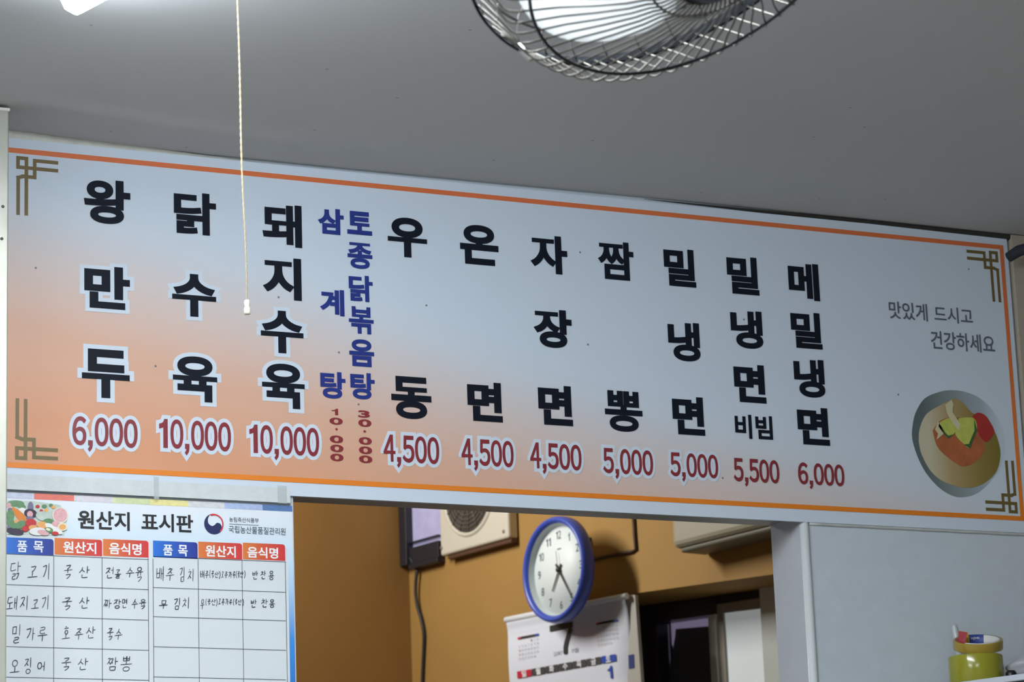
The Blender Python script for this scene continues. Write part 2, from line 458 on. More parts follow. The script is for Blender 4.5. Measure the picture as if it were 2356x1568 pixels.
vs = [(x, y, ceil_z(x, y)) for y in gy for x in gx]; n = len(gx)
fs = [(j * n + i, (j + 1) * n + i, (j + 1) * n + i + 1, j * n + i + 1) for j in range(len(gy) - 1) for i in range(n - 1)]
mb.mesh(vs, fs, 0, True)
mb.box(-2.5, 4.2, -6.5, 0.0, CEIL + 0.05, CEIL + 0.1)
struct('ceiling', mb, PLASTER)
mb = MB(); mb.box(-2.5, 4.2, -6.5, 7.5, -0.06, 0.0); struct('floor', mb, FLOOR)
mb = MB(); mb.box(-2.56, -2.5, -6.5, 0, 0, TOP); struct('wall_left', mb, PAPER)
mb = MB(); mb.box(4.2, 4.26, -6.5, 0, 0, TOP); struct('wall_right', mb, BEIGE)
mb = MB(); mb.box(-2.5, 4.2, -6.56, -6.5, 0, TOP); struct('wall_back', mb, PAPER)
mb = MB(); mb.box(-2.5, X0, 0, WT, 0, TOP); struct('wall_front_left', mb, PAPER)

# the pale old plaster strip left bare above the sign
SIGN_TOP = on_wall(22, 320).z
a = on_wall(20, 318)
mb = MB()
x_e = on_wall(605, 377).x
pts_b, pts_t = [], []
for k in range(25):
    x = a.x - 0.02 + (x_e - a.x + 0.02) * k / 24
    pts_b.append((x, SIGN_TOP - 0.002)); pts_t.append((x, SIGN_TOP + 0.0005 + 0.013 * (1 - k / 24) ** 0.8))
for k in range(24):
    (x0, z0), (x1, z1) = pts_b[k], pts_b[k + 1]; t0, t1 = pts_t[k][1], pts_t[k + 1][1]
    mb.hexa([(x0, -0.006, z0), (x1, -0.006, z1), (x1, -0.0005, z1), (x0, -0.0005, z0), (x0, -0.003, t0), (x1, -0.003, t1), (x1, -0.0005, t1), (x0, -0.0005, t0)])
struct('trim_6', mb, mat('old_white_filler', (214, 214, 204), 0.8, noise=0.2, scale=60, bump=0.5, bscale=90))
# filler line under the right part of the sign, and a dark strip painting the ceiling shadow in the joint above
mb = MB(); za = on_wall(1900, 1208).z
xs = [op_r + 0.012 + (pz - op_r - 0.012) * k / 20 for k in range(21)]
mb.tube([(x, -0.001, za + 0.002 + 0.0003 * math.sin(k * 1.7)) for k, x in enumerate(xs)], 0.0036, 8)
struct('trim_7', mb, mat('dusty_filler', (192, 194, 192), 0.8, noise=0.2, scale=50))
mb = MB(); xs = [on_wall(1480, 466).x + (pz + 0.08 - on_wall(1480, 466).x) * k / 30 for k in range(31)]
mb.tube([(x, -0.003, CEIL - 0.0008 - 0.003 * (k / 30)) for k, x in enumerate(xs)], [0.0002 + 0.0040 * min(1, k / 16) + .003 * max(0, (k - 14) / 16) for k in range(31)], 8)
struct('trim_8', mb, mat('joint_shadow', (46, 44, 40), 0.9, noise=0.3, scale=40))

# ================================================================== MENU SIGN
S0 = Vector((on_wall(20, 1075).x, 0, on_wall(20, 1075).z))          # inner lower left corner of the border
SL, SR = on_wall(21.7, 348).x, on_wall(2298.8, 571).x
SB, ST = on_wall(18.3, 1070.6).z, on_wall(21.7, 348).z
U0, V0 = SL, SB
sign = thing('menu_sign', (SL, 0, SB), 'long white and peach menu board with orange border above the kitchen hatch', 'sign')
def sign_panel_material():
    m = bpy.data.materials.new('printed_menu_film'); m.use_nodes = True
    nt = m.node_tree; b = nt.nodes['Principled BSDF']; b.inputs['Roughness'].default_value = 0.42; b.inputs['Specular IOR Level'].default_value = 0.3
    tc = nt.nodes.new('ShaderNodeTexCoord'); sp = nt.nodes.new('ShaderNodeSeparateXYZ'); nt.links.new(tc.outputs['Object'], sp.inputs[0])
    def mathn(op, a, bb):
        n = nt.nodes.new('ShaderNodeMath'); n.operation = op
        for i, v in enumerate((a, bb)):
            if isinstance(v, (int, float)): n.inputs[i].default_value = v
            else: nt.links.new(v, n.inputs[i])
        return n.outputs[0]
    # printed fade: distance below a slanting line
    line = mathn('SUBTRACT', 0.375, mathn('MULTIPLY', sp.outputs[0], 0.235))
    line = mathn('ADD', line, mathn('MULTIPLY', mathn('SINE', mathn('MULTIPLY', sp.outputs[0], 5.0), 0), 0.012))
    t = mathn('SUBTRACT', line, sp.outputs[2])
    mr = nt.nodes.new('ShaderNodeMapRange'); mr.inputs['From Min'].default_value = -0.05; mr.inputs['From Max'].default_value = 0.30
    nt.links.new(t, mr.inputs['Value'])
    cr = nt.nodes.new('ShaderNodeValToRGB')
    st = [(0.0, (206, 217, 228)), (0.12, (206, 214, 222)), (0.34, (210, 197, 192)), (0.62, (212, 172, 149)), (1.0, (210, 152, 118))]
    while len(cr.color_ramp.elements) < len(st): cr.color_ramp.elements.new(0.5)
    for e, (p, c) in zip(cr.color_ramp.elements, st): e.position = p; e.color = lin(c) + (1,)
    nt.links.new(mr.outputs['Result'], cr.inputs['Fac'])
    # fly specks on the upper half
    v = nt.nodes.new('ShaderNodeTexVoronoi'); v.voronoi_dimensions = '2D'; v.inputs['Scale'].default_value = 4.0
    cx_ = nt.nodes.new('ShaderNodeCombineXYZ'); nt.links.new(sp.outputs[0], cx_.inputs[0]); nt.links.new(sp.outputs[2], cx_.inputs[1]); nt.links.new(cx_.outputs[0], v.inputs['Vector'])
    r = nt.nodes.new('ShaderNodeMapRange'); r.inputs['From Min'].default_value = 0.003; r.inputs['From Max'].default_value = 0.009
    nt.links.new(v.outputs['Distance'], r.inputs['Value'])
    mx = nt.nodes.new('ShaderNodeMix'); mx.data_type = 'RGBA'; mx.inputs['A'].default_value = lin((92, 96, 100)) + (1,)
    nt.links.new(r.outputs['Result'], mx.inputs['Factor']); nt.links.new(cr.outputs['Color'], mx.inputs['B'])
    nt.links.new(mx.outputs['Result'], b.inputs['Base Color'])
    return m
YF = -0.006                                             # face of the board
def L(k): return YF - 0.0003 * k
WHITE = mat('sign_white', (206, 217, 228), 0.42, spec=0.3)
INK = mat('black_lettering', (20, 25, 36), 0.5, spec=.15)
BLUE = mat('blue_lettering', (32, 50, 128), 0.4)
RED = mat('crimson_lettering', (132, 46, 52), 0.4)
GOLD = mat('gold_ornament', (112, 94, 52), 0.45)
GREY = mat('grey_lettering', (92, 98, 108), 0.45)
ORANGE = ramp_mat('orange_border', 'Z', 0.0, 0.46, [(0, (226, 128, 34)), (0.5, (222, 118, 60)), (1, (216, 112, 62))])
be = 0.0038
# white backing board with its margin, then the printed field inside the border
zt = SIGN_TOP; zb0, zb1 = op_z + 0.0, op_z + 0.0
x_r = on_wall(2312, 560).x
mb = MB(); mb.box(SL - 0.02, x_r, YF, -0.0004, BOARD_Z, zt); obj('backing_board', mb, WHITE, sign)
mb = MB(); mb.poly([(SL - 0.0199, L(1), SB), (SR, L(1), SB), (SR, L(1), ST), (SL - 0.0199, L(1), ST)]); pm = sign_panel_material(); obj('printed_field', mb, pm, sign)
mb = MB()
for (x0, x1, z0, z1) in ((SL - 0.0199, SR + be, ST - be, ST + be), (SL - 0.0199, SR + be, SB - be, SB + be), (SR - be, SR + be, SB + be, ST - be)):
    mb.poly([(x0, L(2), z0), (x1, L(2), z0), (x1, L(2), z1), (x0, L(2), z1)])
obj('border', mb, ORANGE, sign)
# fret ornaments in the four corners
def orn_pts():
    P1 = [(298, 1455), (305, 775), (202, 762), (202, 873), (684, 932)]
    P2 = [(200, 1448), (206, 1000), (262, 985), (400, 1000), (402, 797), (684, 831)]
    out = []
    for P in (P1, P2):
        q = []
        for x, y in P:
            w = on_wall(x / 5.227, 220 + y / 5.227); q.append((w.x - SL, ST - w.z))
        out.append(q)
    P1, P2 = out
    a = (P1[0][0] + P1[1][0]) / 2; P1[0] = (a, P1[0][1]); P1[1] = (a, P1[2][1]); P1[3] = (P1[2][0], P1[3][1]); P1[4] = (P1[4][0], P1[3][1])
    b = (P2[0][0] + P2[1][0]) / 2; P2[0] = (b, P2[0][1]); P2[1] = (b, P2[1][1]); P2[3] = (P2[4][0], P2[2][1]); P2[5] = (P2[5][0], P2[4][1])
    return P1, P2
def strip_path(mb, pts, w, plane):
    """square-ended, square-cornered flat strip made of separate bars that only meet"""
    V, F = [], []
    for i in range(len(pts) - 1):
        a, b = Vector(pts[i]), Vector(pts[i + 1]); d = (b - a).normalized(); nn = Vector((-d.y, d.x)) * w / 2
        a2 = a - d * (w / 2 if i > 0 else 0); b2 = b + d * (w / 2 if i < len(pts) - 2 else 0)
        k = len(V); V += [a2 - nn, b2 - nn, b2 + nn, a2 + nn]; F.append([k, k + 1, k + 2, k + 3])
    return V, F
P1, P2 = orn_pts()
for fx, fz in ((0, 0), (1, 0), (0, 1), (1, 1)):
    V, F = [], []
    for P in (P1, P2):
        v, f = strip_path(None, P, 0.0054, None); k = len(V); V += v; F += [[i + k for i in q] for q in f]
    F = [f if sum(V[f[i]].x * V[f[(i + 1) % 4]].y - V[f[(i + 1) % 4]].x * V[f[i]].y for i in range(4)) > 0 else f[::-1] for f in F]
    ov, oe, of, a_, b_, src = delaunay_2d_cdt(V, [], F, 1, 1e-6)
    mb = MB()
    mb.mesh([((SL + p.x) if not fx else (SR - p.x), L(2), (ST - p.y) if not fz else (SB + p.y)) for p in ov], [list(f) for f, s in zip(of, src) if s])
    obj('corner_ornament', mb, GOLD, sign)

# dish names: columns of syllables, then prices (centre x, centre y, width, height in pixels)
COLS = [
 ('ink', [('왕', 243, 467, 107, 110), ('만', 243, 664, 105, 105), ('두', 240, 862, 110, 118)], ('6,000', 238, 1003, 150, 88), 1),
 ('ink', [('닭', 445, 494, 97, 104), ('수', 443, 682, 101, 105), ('육', 445, 874, 102, 110)], ('10,000', 445, 1010, 165, 90), 1),
 ('ink', [('돼', 645, 521, 91, 104), ('지', 645, 643, 89, 103), ('수', 645, 766, 98, 104), ('육', 648, 890, 98, 108)], ('10,000', 650, 1022, 160, 88), 2),
 ('blue', [('삼', 757, 512, 60, 64), ('계', 760, 698, 56, 64), ('탕', 762, 888, 58, 65)], None, 9),
 ('blue', [('토', 823, 516, 57, 58), ('종', 824, 591, 57, 64), ('닭', 826, 666, 55, 64), ('볶', 827, 739, 57, 66), ('음', 828, 814, 57, 66), ('탕', 830, 890, 56, 64)], None, 9),
 ('ink', [('우', 933, 549, 90, 98), ('동', 942, 917, 92, 102)], ('4,500', 942, 1042, 128, 82), 9),
 ('ink', [('온', 1098, 566, 88, 98), ('면', 1111, 926, 80, 95)], ('4,500', 1117, 1050, 120, 80), 9),
 ('ink', [('자', 1258, 588, 85, 94), ('장', 1267, 758, 88, 94), ('면', 1273, 934, 78, 96)], ('4,500', 1274, 1058, 118, 78), 9),
 ('ink', [('짬', 1412, 602, 82, 94), ('뽕', 1430, 948, 86, 98)], ('5,000', 1440, 1070, 115, 76), 9),
 ('ink', [('밀', 1559, 618, 72, 92), ('냉', 1569, 788, 73, 94), ('면', 1579, 958, 73, 92)], ('5,000', 1592, 1078, 110, 72), 9),
 ('ink', [('밀', 1704, 636, 72, 92), ('냉', 1713, 760, 73, 92), ('면', 1720, 884, 72, 92)], ('5,500', 1735, 1090, 105, 70), 9),
 ('ink', [('메', 1844, 650, 70, 90), ('밀', 1850, 762, 70, 88), ('냉', 1857, 872, 70, 92), ('면', 1866, 982, 72, 90)], ('6,000', 1884, 1098, 106, 66), 9),
]
WGT = {'닭': .034, '돼': .036, '볶': .030, '짬': .032, '뽕': .031, '종': .034, '육': .038, '음': .036, '밀': .038, '메': .040, '냉': .038, '계': .040, '동': .036, '탕': .036, '왕': .039, '온': .040}
for ci, (kind, names, price, halo_from) in enumerate(COLS):
    for k, (ch, cx, cy, w, h) in enumerate(names):
        g = WGT.get(ch, .044)
        bx = px_box(cx - w / 2, cy - h / 2, cx + w / 2, cy + h / 2)
        ink = MB(); put(ink, ch, bx, g, wall_plane(L(4)))
        dn = obj('dish_syllable', ink, INK if kind == 'ink' else BLUE, sign)
        if k >= halo_from:
            halo = MB(); put(halo, ch, bx, g + .085, wall_plane(L(3)), ref=g); obj('outline', halo, WHITE, dn)
    if price:
        t, cx, cy, w, h = price
        bx = px_box(cx - w / 2, cy - h / 2, cx + w / 2, cy + h / 2)
        mb = MB(); put(mb, t, bx, .021, wall_plane(L(5))); pr = obj('price', mb, RED, sign)
        if ci < 10:
            hl = MB(); put(hl, t, bx, .125, wall_plane(L(3)), ref=.021); obj('outline', hl, WHITE, pr)
def small_column(items):
    mb = MB()
    for ch, x0, y0, x1, y1 in items:
        q = px_box(x0 / 2.613, 550 + y0 / 2.613, x1 / 2.613, 550 + y1 / 2.613)
        if ch == '1': put_one(mb, q, wall_plane(L(4)))
        else: put(mb, ch, q, .035, wall_plane(L(4)))
    obj('price', mb, RED, sign)
small_column([('1', 1983, 1023, 2022, 1064), ('0', 1970, 1076, 2050, 1122), ('·', 2005, 1140, 2020, 1155), ('0', 1972, 1183, 2052, 1232), ('0', 1975, 1238, 2054, 1286), ('0', 1975, 1292, 2054, 1341)])
small_column([('3', 2142, 1033, 2212, 1080), ('0', 2143, 1086, 2222, 1135), ('·', 2173, 1153, 2190, 1168), ('0', 2146, 1193, 2224, 1242), ('0', 2147, 1249, 2226, 1298), ('0', 2147, 1303, 2227, 1352)])
mb = MB()
put(mb, '비빔', px_box(1686, 954, 1772, 1014), .03, wall_plane(L(4))); obj('dish_note', mb, INK, sign)
mb = MB()
for t, x0, y0, x1, y1 in (('맛있게', 185, 805, 590, 1020), ('드시고', 665, 855, 1070, 1055)):
    put(mb, t, px_box(2000 + x0 / 4.612, 520 + y0 / 4.612, 2000 + x1 / 4.612, 520 + y1 / 4.612), .012, wall_plane(L(4)))
obj('slogan', mb, GREY, sign)
mb = MB(); put(mb, '건강하세요', px_box(2000 + 630 / 4.612, 520 + 1120 / 4.612, 2000 + 1302 / 4.612, 520 + 1360 / 4.612), .012, wall_plane(L(4))); obj('slogan', mb, GREY, sign)
# the printed bowl of noodles
def crop4(pts, y): return [on_wall(2060 + a / 4.236, 860 + b / 4.236, 0) * 1 for a, b in pts]
def blob(mb, pts, y, mi, sm=True):
    P = [(p.x, p.z) for p in crop4(pts, y)]
    if sm: P = smooth(P + [P[0]], 5)[:-1]
    flat(mb, [(x, y, z) for x, z in P], mi)
mb = MB()
blob(mb, [(140, 560), (170, 400), (260, 250), (400, 185), (520, 165), (650, 180), (780, 230), (900, 330), (1000, 480), (1040, 620), (1040, 780), (1000, 920), (900, 1060), (780, 1165), (660, 1205), (540, 1195), (400, 1110), (270, 960), (190, 800), (145, 650)], L(2), 0)
bowl = obj('bowl_picture', mb, ramp_mat('bowl_print', 'X', 1.515, 1.665, [(0, (92, 104, 104)), (0.35, (130, 142, 142)), (0.75, (160, 172, 180)), (1, (196, 208, 218))]), sign)
mb = MB()
blob(mb, [(205, 660), (215, 540), (280, 400), (420, 310), (500, 270), (560, 245), (640, 290), (720, 380), (850, 450), (940, 560), (990, 700), (1000, 820), (960, 960), (860, 1060), (740, 1110), (620, 1110), (480, 1070), (380, 1010), (300, 920), (230, 780)], L(3), 0)
obj('broth', mb, ramp_mat('broth_print', 'X', 1.525, 1.66, [(0, (196, 188, 160)), (0.3, (172, 150, 104)), (0.7, (140, 122, 62)), (1, (124, 110, 44))]), bowl)
mb = MB()
blob(mb, [(340, 560), (420, 460), (560, 430), (720, 470), (830, 620), (840, 760), (760, 860), (640, 910), (540, 860), (420, 760), (370, 680)], L(4), 0)
obj('sauce', mb, mat('sauce_print', (172, 98, 58), 0.5, noise=0.35, scale=60), bowl)
mb = MB()
blob(mb, [(725, 420), (780, 385), (850, 410), (900, 480), (940, 570), (900, 640), (860, 670), (800, 620), (765, 520)], L(5), 0)
obj('tomato', mb, mat('tomato_print', (168, 50, 44), 0.5, noise=0.2, scale=50), bowl)
mb = MB()
blob(mb, [(400, 490), (440, 460), (520, 440), (580, 530), (545, 590), (490, 630), (450, 590)], L(6), 0)
blob(mb, [(590, 440), (740, 440), (770, 560), (730, 640), (700, 730), (640, 690), (560, 600), (582, 532)], L(6), 0)
blob(mb, [(400, 490), (395, 520), (450, 600), (490, 636), (545, 596), (490, 610), (460, 580), (430, 530)], L(7), 1, False)
blob(mb, [(740, 440), (772, 560), (732, 645), (702, 735), (640, 695), (690, 690), (715, 630), (745, 560)], L(7), 1, False)
obj('cucumber', mb, [mat('cucumber_print', (188, 196, 92), 0.5, noise=0.2, scale=90), mat('cucumber_rind_print', (60, 96, 52), 0.5)], bowl)
mb = MB()
blob(mb, [(460, 310), (520, 260), (540, 300), (530, 380), (610, 500), (590, 560), (540, 500), (480, 400)], L(7), 0, False)
blob(mb, [(360, 550), (390, 470), (420, 520), (445, 590), (375, 650), (390, 590)], L(7), 0, False)
obj('radish', mb, mat('radish_print', (206, 198, 160), 0.5), bowl)

# ================================================================== ORIGIN NOTICE (poster under the sign)
def c6(x, y, yy=0.0):
    p = on_wall(x / 3.366, 1120 + y / 3.366, yy); return p
def c6b(x0, y0, x1, y1): return px_box(x0 / 3.366, 1120 + y0 / 3.366, x1 / 3.366, 1120 + y1 / 3.366)
po = c6(50, 1500)
PX0, PX1 = on_wall(10, 1300).x, on_wall(674, 1300).x
PT = c6(1200, 95).z; PB = PT - 0.42
poster = thing('origin_notice', (PX0, 0, PB), 'white and blue food origin notice with handwritten table under the menu board', 'poster')
def PL(k): return -0.0012 - 0.0003 * k
mb = MB(); mb.box(PX0, PX1, PL(0), -0.0003, PB, PT)
obj('sheet', mb, ramp_mat('notice_blue', 'Z', 0.12, 0.42, [(0, (28, 110, 200)), (0.35, (64, 140, 214)), (0.62, (178, 208, 234)), (0.72, (196, 220, 238)), (0.9, (222, 232, 240)), (1, (228, 234, 240))]), poster)
mb = MB()
for i, (x0, x1) in enumerate(((20, 262), (262, 572), (574, 870), (870, 1160), (1160, 1455), (1455, 1735), (1735, 2030), (2030, 2268))):
    a, b = c6(x0, 60 + (x0 + x1) * .016).x, c6(x1, 60 + (x0 + x1) * .016).x
    mb.poly([(max(a, PX0), PL(1), PT - 0.0085), (min(b, PX1), PL(1), PT - 0.0085), (min(b, PX1), PL(1), PT), (max(a, PX0), PL(1), PT)], i)
bandc = [(196, 202, 220), (226, 120, 106), (214, 210, 216), (206, 216, 168), (232, 222, 152), (214, 216, 216), (172, 188, 222), (92, 124, 176)]
obj('colour_band', mb, [mat('band_%s' % nm, c, 0.5, noise=0.22, scale=160) for nm, c in zip(('lilac', 'coral', 'mist', 'lime', 'lemon', 'silver', 'sky', 'navy'), bandc)], poster)
# white table field with a rounded corner
q0 = c6(1200, 402); tz = c6(600, 388).z; tx1 = c6(2230, 700).x
mb = MB(); rr = 0.008
pts = [(PX0, PL(1), PB), (tx1, PL(1), PB)] + [(tx1 - rr + rr * math.cos(t), PL(1), tz - rr + rr * math.sin(t)) for t in [k * math.pi / 16 for k in range(9)]] + [(PX0, PL(1), tz)]
mb.poly(pts); obj('table_field', mb, mat('notice_white', (212, 219, 222), 0.5), poster)
# food photograph print
def c8(x, y): return on_wall(x / 6.544, 1140 + y / 6.544)
fm = [mat('photo_pale', (192, 206, 196), .5, noise=.32, scale=110), mat('photo_carrot', (226, 130, 48), .5), mat('photo_green', (96, 140, 96), .5, noise=.3, scale=200), mat('photo_red', (196, 42, 48), .5, noise=.15, scale=150),
      mat('photo_dark', (52, 44, 62), .5, noise=.4, scale=200), mat('photo_peach', (232, 168, 100), .5), mat('photo_pink', (222, 170, 174), .5, noise=.3, scale=300), mat('photo_cream', (232, 224, 200), .5), mat('photo_mauve', (120, 112, 140), .5), mat('photo_white', (232, 232, 230), .5)]
mb = MB()
def fb(cx, cy, rx, ry, mi, lay, rot=0.0, n=20):
    pts = []
    for k in range(n):
        t = 2 * math.pi * k / n; a, b = rx * math.cos(t), ry * math.sin(t)
        p = c8(cx + a * math.cos(rot) - b * math.sin(rot), cy + a * math.sin(rot) + b * math.cos(rot))
        pts.append((p.x, PL(1) - 0.00006 * lay, p.z))
    mb.poly(pts, mi)
p0, p1 = c8(110, 590), c8(960, 75)
flat(mb, [(c.x, PL(1), c.z) for c in (c8(108, 70), c8(500, 80), c8(900, 140), c8(1020, 300), c8(985, 480), c8(960, 600), c8(108, 588))], 0)
BL = [(230, 120, 130, 50, 2, 0), (300, 150, 90, 40, 2, .3), (330, 225, 55, 45, 9, 0), (130, 150, 35, 45, 6, 0), (150, 215, 40, 30, 8, 0), (455, 180, 45, 90, 8, 0), (455, 270, 100, 70, 4, .2), (250, 280, 130, 36, 1, 1.0), (310, 290, 130, 34, 1, .8),
      (445, 280, 45, 50, 6, 0), (445, 340, 60, 30, 8, 0), (560, 165, 32, 26, 3, 0), (690, 220, 30, 28, 5, 0), (615, 230, 26, 24, 3, 0), (800, 175, 34, 24, 5, 0), (660, 160, 40, 26, 2, 0), (760, 145, 30, 22, 2, 0), (640, 310, 110, 70, 0, .2), (720, 390, 80, 45, 2, 0),
      (900, 300, 120, 120, 7, 0), (900, 295, 105, 105, 6, 0), (150, 300, 60, 90, 2, 0), (150, 400, 55, 60, 2, 0), (240, 390, 36, 30, 5, 0), (160, 490, 70, 40, 8, .3), (220, 540, 130, 50, 4, .2), (300, 440, 90, 55, 2, -.4), (190, 450, 70, 45, 2, .2), (455, 415, 85, 62, 3, 0), (375, 500, 55, 45, 3, 0),
      (490, 490, 68, 46, 5, .1), (625, 445, 80, 55, 5, .1), (560, 560, 130, 60, 9, 0), (640, 570, 90, 40, 6, .2), (800, 500, 150, 50, 9, .5), (730, 520, 62, 40, 2, .3), (715, 512, 34, 20, 7, .3), (820, 575, 50, 28, 3, .1), (830, 430, 60, 42, 6, .2), (930, 475, 75, 60, 7, 0), (930, 475, 52, 42, 5, 0)]
zlo = c8(108, 590)
for i, (cx, cy, rx, ry, mi, rot) in enumerate(BL): fb(cx, min(cy, 595 - ry * .9), rx, ry, mi, i + 1, rot)
obj('food_photo', mb, fm, poster)
mb = MB()
put(mb, '원산지', c6b(600, 178, 1002, 340), .026, wall_plane(PL(2))); put(mb, '표시판', c6b(1092, 200, 1492, 356), .026, wall_plane(PL(2)))
obj('title', mb, mat('notice_black', (24, 26, 30), .5), poster)
# swirl emblem
ec = c6(1653, 287); er = (c6(1728, 287).x - c6(1578, 287).x) / 2; ez = er * 1.02
def epol(pts, mi, y, m): flat(m, [(ec.x + a * er, y, ec.z + b * ez) for a, b in pts], mi)
mb = MB()
A = [(math.cos(t), math.sin(t)) for t in [math.radians(d) for d in range(110, 338, 6)]]
inner = smooth([(0.78, -0.56), (0.80, -0.2), (0.62, 0.08), (0.30, 0.12), (0.08, -0.08), (-0.2, -0.2), (-0.52, 0.0), (-0.62, 0.35), (-0.5, 0.72), (-0.34, 0.94)], 4)
epol(A + inner, 0, PL(2), mb)
o1 = [(math.cos(math.radians(d)), math.sin(math.radians(d))) for d in range(118, -52, -6)]
o2 = [(0.12 + 0.78 * math.cos(math.radians(d)) - 0.04, -0.0 + 0.84 * math.sin(math.radians(d))) for d in range(-48, 116, 6)]
epol(o1 + o2, 1, PL(3), mb)
obj('emblem', mb, [mat('emblem_navy', (30, 40, 90), .5), mat('emblem_red', (206, 52, 66), .5)], poster)
NG = mat('notice_grey_ink', (72, 80, 92), .5)
mb = MB()
put(mb, '농림축산식품부', c6b(1772, 232, 2000, 280), .004, wall_plane(PL(2)))
put(mb, '국립농산물품질관리원', c6b(1768, 300, 2208, 374), .006, wall_plane(PL(2)))
a, b = c6(1772, 288), c6(2000, 296); zz = (a.z + b.z) / 2
mb.poly([(a.x, PL(2), zz - .0003), (b.x, PL(2), zz - .0003), (b.x, PL(2), zz + .0003), (a.x, PL(2), zz + .0003)])
obj('office_name', mb, NG, poster)
# column heads
HB = [('품목', 20, 396, 412, 522, 0, [('품', 130, 415, 208, 506), ('목', 256, 418, 334, 508)]), ('원산지', 420, 402, 788, 530, 1, [('원산지', 486, 420, 742, 520)]), ('음식명', 795, 410, 1147, 540, 1, [('음식명', 842, 430, 1092, 530)]),
      ('품목', 1182, 422, 1527, 550, 0, [('품', 1260, 446, 1334, 532), ('목', 1376, 448, 1450, 538)]), ('원산지', 1533, 430, 1872, 556, 1, [('원산지', 1588, 450, 1822, 548)]), ('음식명', 1878, 438, 2205, 566, 1, [('음식명', 1912, 462, 2150, 556)])]
WINK = mat('white_print', (236, 238, 240), .5)
for t, x0, y0, x1, y1, kind, tx in HB:
    a, b = c6((x0), (y0 + y1) / 2).x, c6(x1, (y0 + y1) / 2).x; xm = (x0 + x1) / 2
    a = max(a, PX0)
    za, zb_ = c6(xm, y1).z, c6(xm, y0).z; rr = .004
    pts = [(a, PL(2), za), (b, PL(2), za)] + [(b - rr + rr * math.cos(k * math.pi / 12), PL(2), zb_ - rr + rr * math.sin(k * math.pi / 12)) for k in range(7)] + [(a, PL(2), zb_)]
    mb = MB(); mb.poly(pts)
    st = [(0, (28, 112, 206)), (.5, (36, 84, 178)), (1, (36, 48, 140))] if kind == 0 else [(0, (216, 122, 58)), (.5, (208, 84, 56)), (1, (204, 50, 56))]
    h = obj('column_head', mb, ramp_mat('head_%d' % x0, 'X', a - PX0, b - PX0, st), poster)
    mb = MB()
    for s, u0, v0, u1, v1 in tx: put(mb, s, c6b(u0, v0, u1, v1), .024, wall_plane(PL(3)))
    obj('heading', mb, WINK, h)
# ruled lines
mb = MB(); lw = .00045
def vline(x, y0, y1, xx):
    p = c6(x, y0).x; q = c6(xx, y1).x; m = (p + q) / 2
    mb.poly([(m - lw, PL(2), PB + .002), (m + lw, PL(2), PB + .002), (m + lw, PL(2), c6(x, y0).z), (m - lw, PL(2), c6(x, y0).z)])
for x, y0, xx in ((416, 536, 410), (790, 545, 788), (1148, 550, 1146), (1184, 555, 1186), (1534, 560, 1537), (1874, 570, 1880), (2208, 578, 2220)): vline(x, y0, 1500, xx)
for x0, x1, ys in ((44, 1148, (536, 771, 1010, 1246, 1480)), (1185, 2210, (556, 793, 1016, 1246, 1477))):
    for y in ys:
        z = c6((x0 + x1) / 2, y + 4).z; a, b = max(PX0, c6(x0, y).x), c6(x1, y).x
        mb.poly([(a, PL(2), z - lw), (b, PL(2), z - lw), (b, PL(2), z + lw), (a, PL(2), z + lw)])
for y in (1720, 1955):
    z = c6(1100, y).z
    if z > PB + .01: mb.poly([(PX0, PL(2), z - lw), (c6(2210, y).x, PL(2), z - lw), (c6(2210, y).x, PL(2), z + lw), (PX0, PL(2), z + lw)])
obj('ruled_lines', mb, NG, poster)
HW = ['닭 75 580 160 715|고 215 615 290 700|기 325 600 385 720', '국 490 605 555 710|산 610 615 690 708', '전 815 620 880 710|골 885 640 935 705|. 940 700 955 716|수 970 620 1035 700|육 1045 620 1105 735',
 '돼 50 845 135 950|지 155 845 220 950|고 240 870 300 945|기 315 845 380 950', '국 478 855 555 955|산 612 850 690 945', '짜 800 870 860 940|장 875 870 935 940|면 940 865 985 935|. 992 932 1004 944|수 1015 865 1065 940|육 1075 870 1130 945',
 '밀 90 1070 160 1205|가 195 1090 270 1190|루 290 1085 365 1190', '호 478 1085 540 1180|주 575 1095 640 1180|산 665 1080 735 1175', '국 825 1095 875 1185|수 885 1100 945 1180',
 '오 75 1335 150 1440|징 185 1325 245 1445|어 285 1350 350 1425', '국 470 1325 545 1420|산 600 1325 680 1418', '짬 825 1320 910 1420|뽕 930 1310 1020 1425',
 '배 1205 620 1265 730|추 1280 630 1345 725|김 1385 620 1430 735|치 1450 640 1500 732',
 '배 1545 645 1580 710|추 1582 650 1615 705|( 1616 640 1628 705|국 1630 650 1655 705|산 1658 655 1692 705|) 1692 650 1704 712|고 1708 655 1730 700|추 1732 655 1762 705|가 1765 655 1793 705|루 1797 655 1820 705|( 1822 650 1832 705|국 1834 655 1853 705|산 1855 655 1882 700|) 1886 645 1898 705',
 '반 1950 650 1995 715|찬 2015 650 2055 715|용 2075 650 2120 720', '무 1228 875 1295 945|김 1340 860 1395 950|치 1410 860 1465 945',
 '무 1548 870 1580 945|( 1586 865 1598 918|국 1602 870 1627 915|산 1632 865 1668 915|) 1670 865 1680 925|고 1685 865 1706 910|추 1710 865 1737 915|가 1740 865 1766 915|루 1770 870 1795 915|( 1800 865 1811 918|국 1814 870 1834 910|산 1838 870 1868 915|) 1873 865 1885 925',
 '반 1938 870 1985 935|찬 2020 865 2070 935|용 2080 870 2125 935']
PEN = mat('pen_ink', (48, 54, 72), .5)
rnd = random.Random(3)
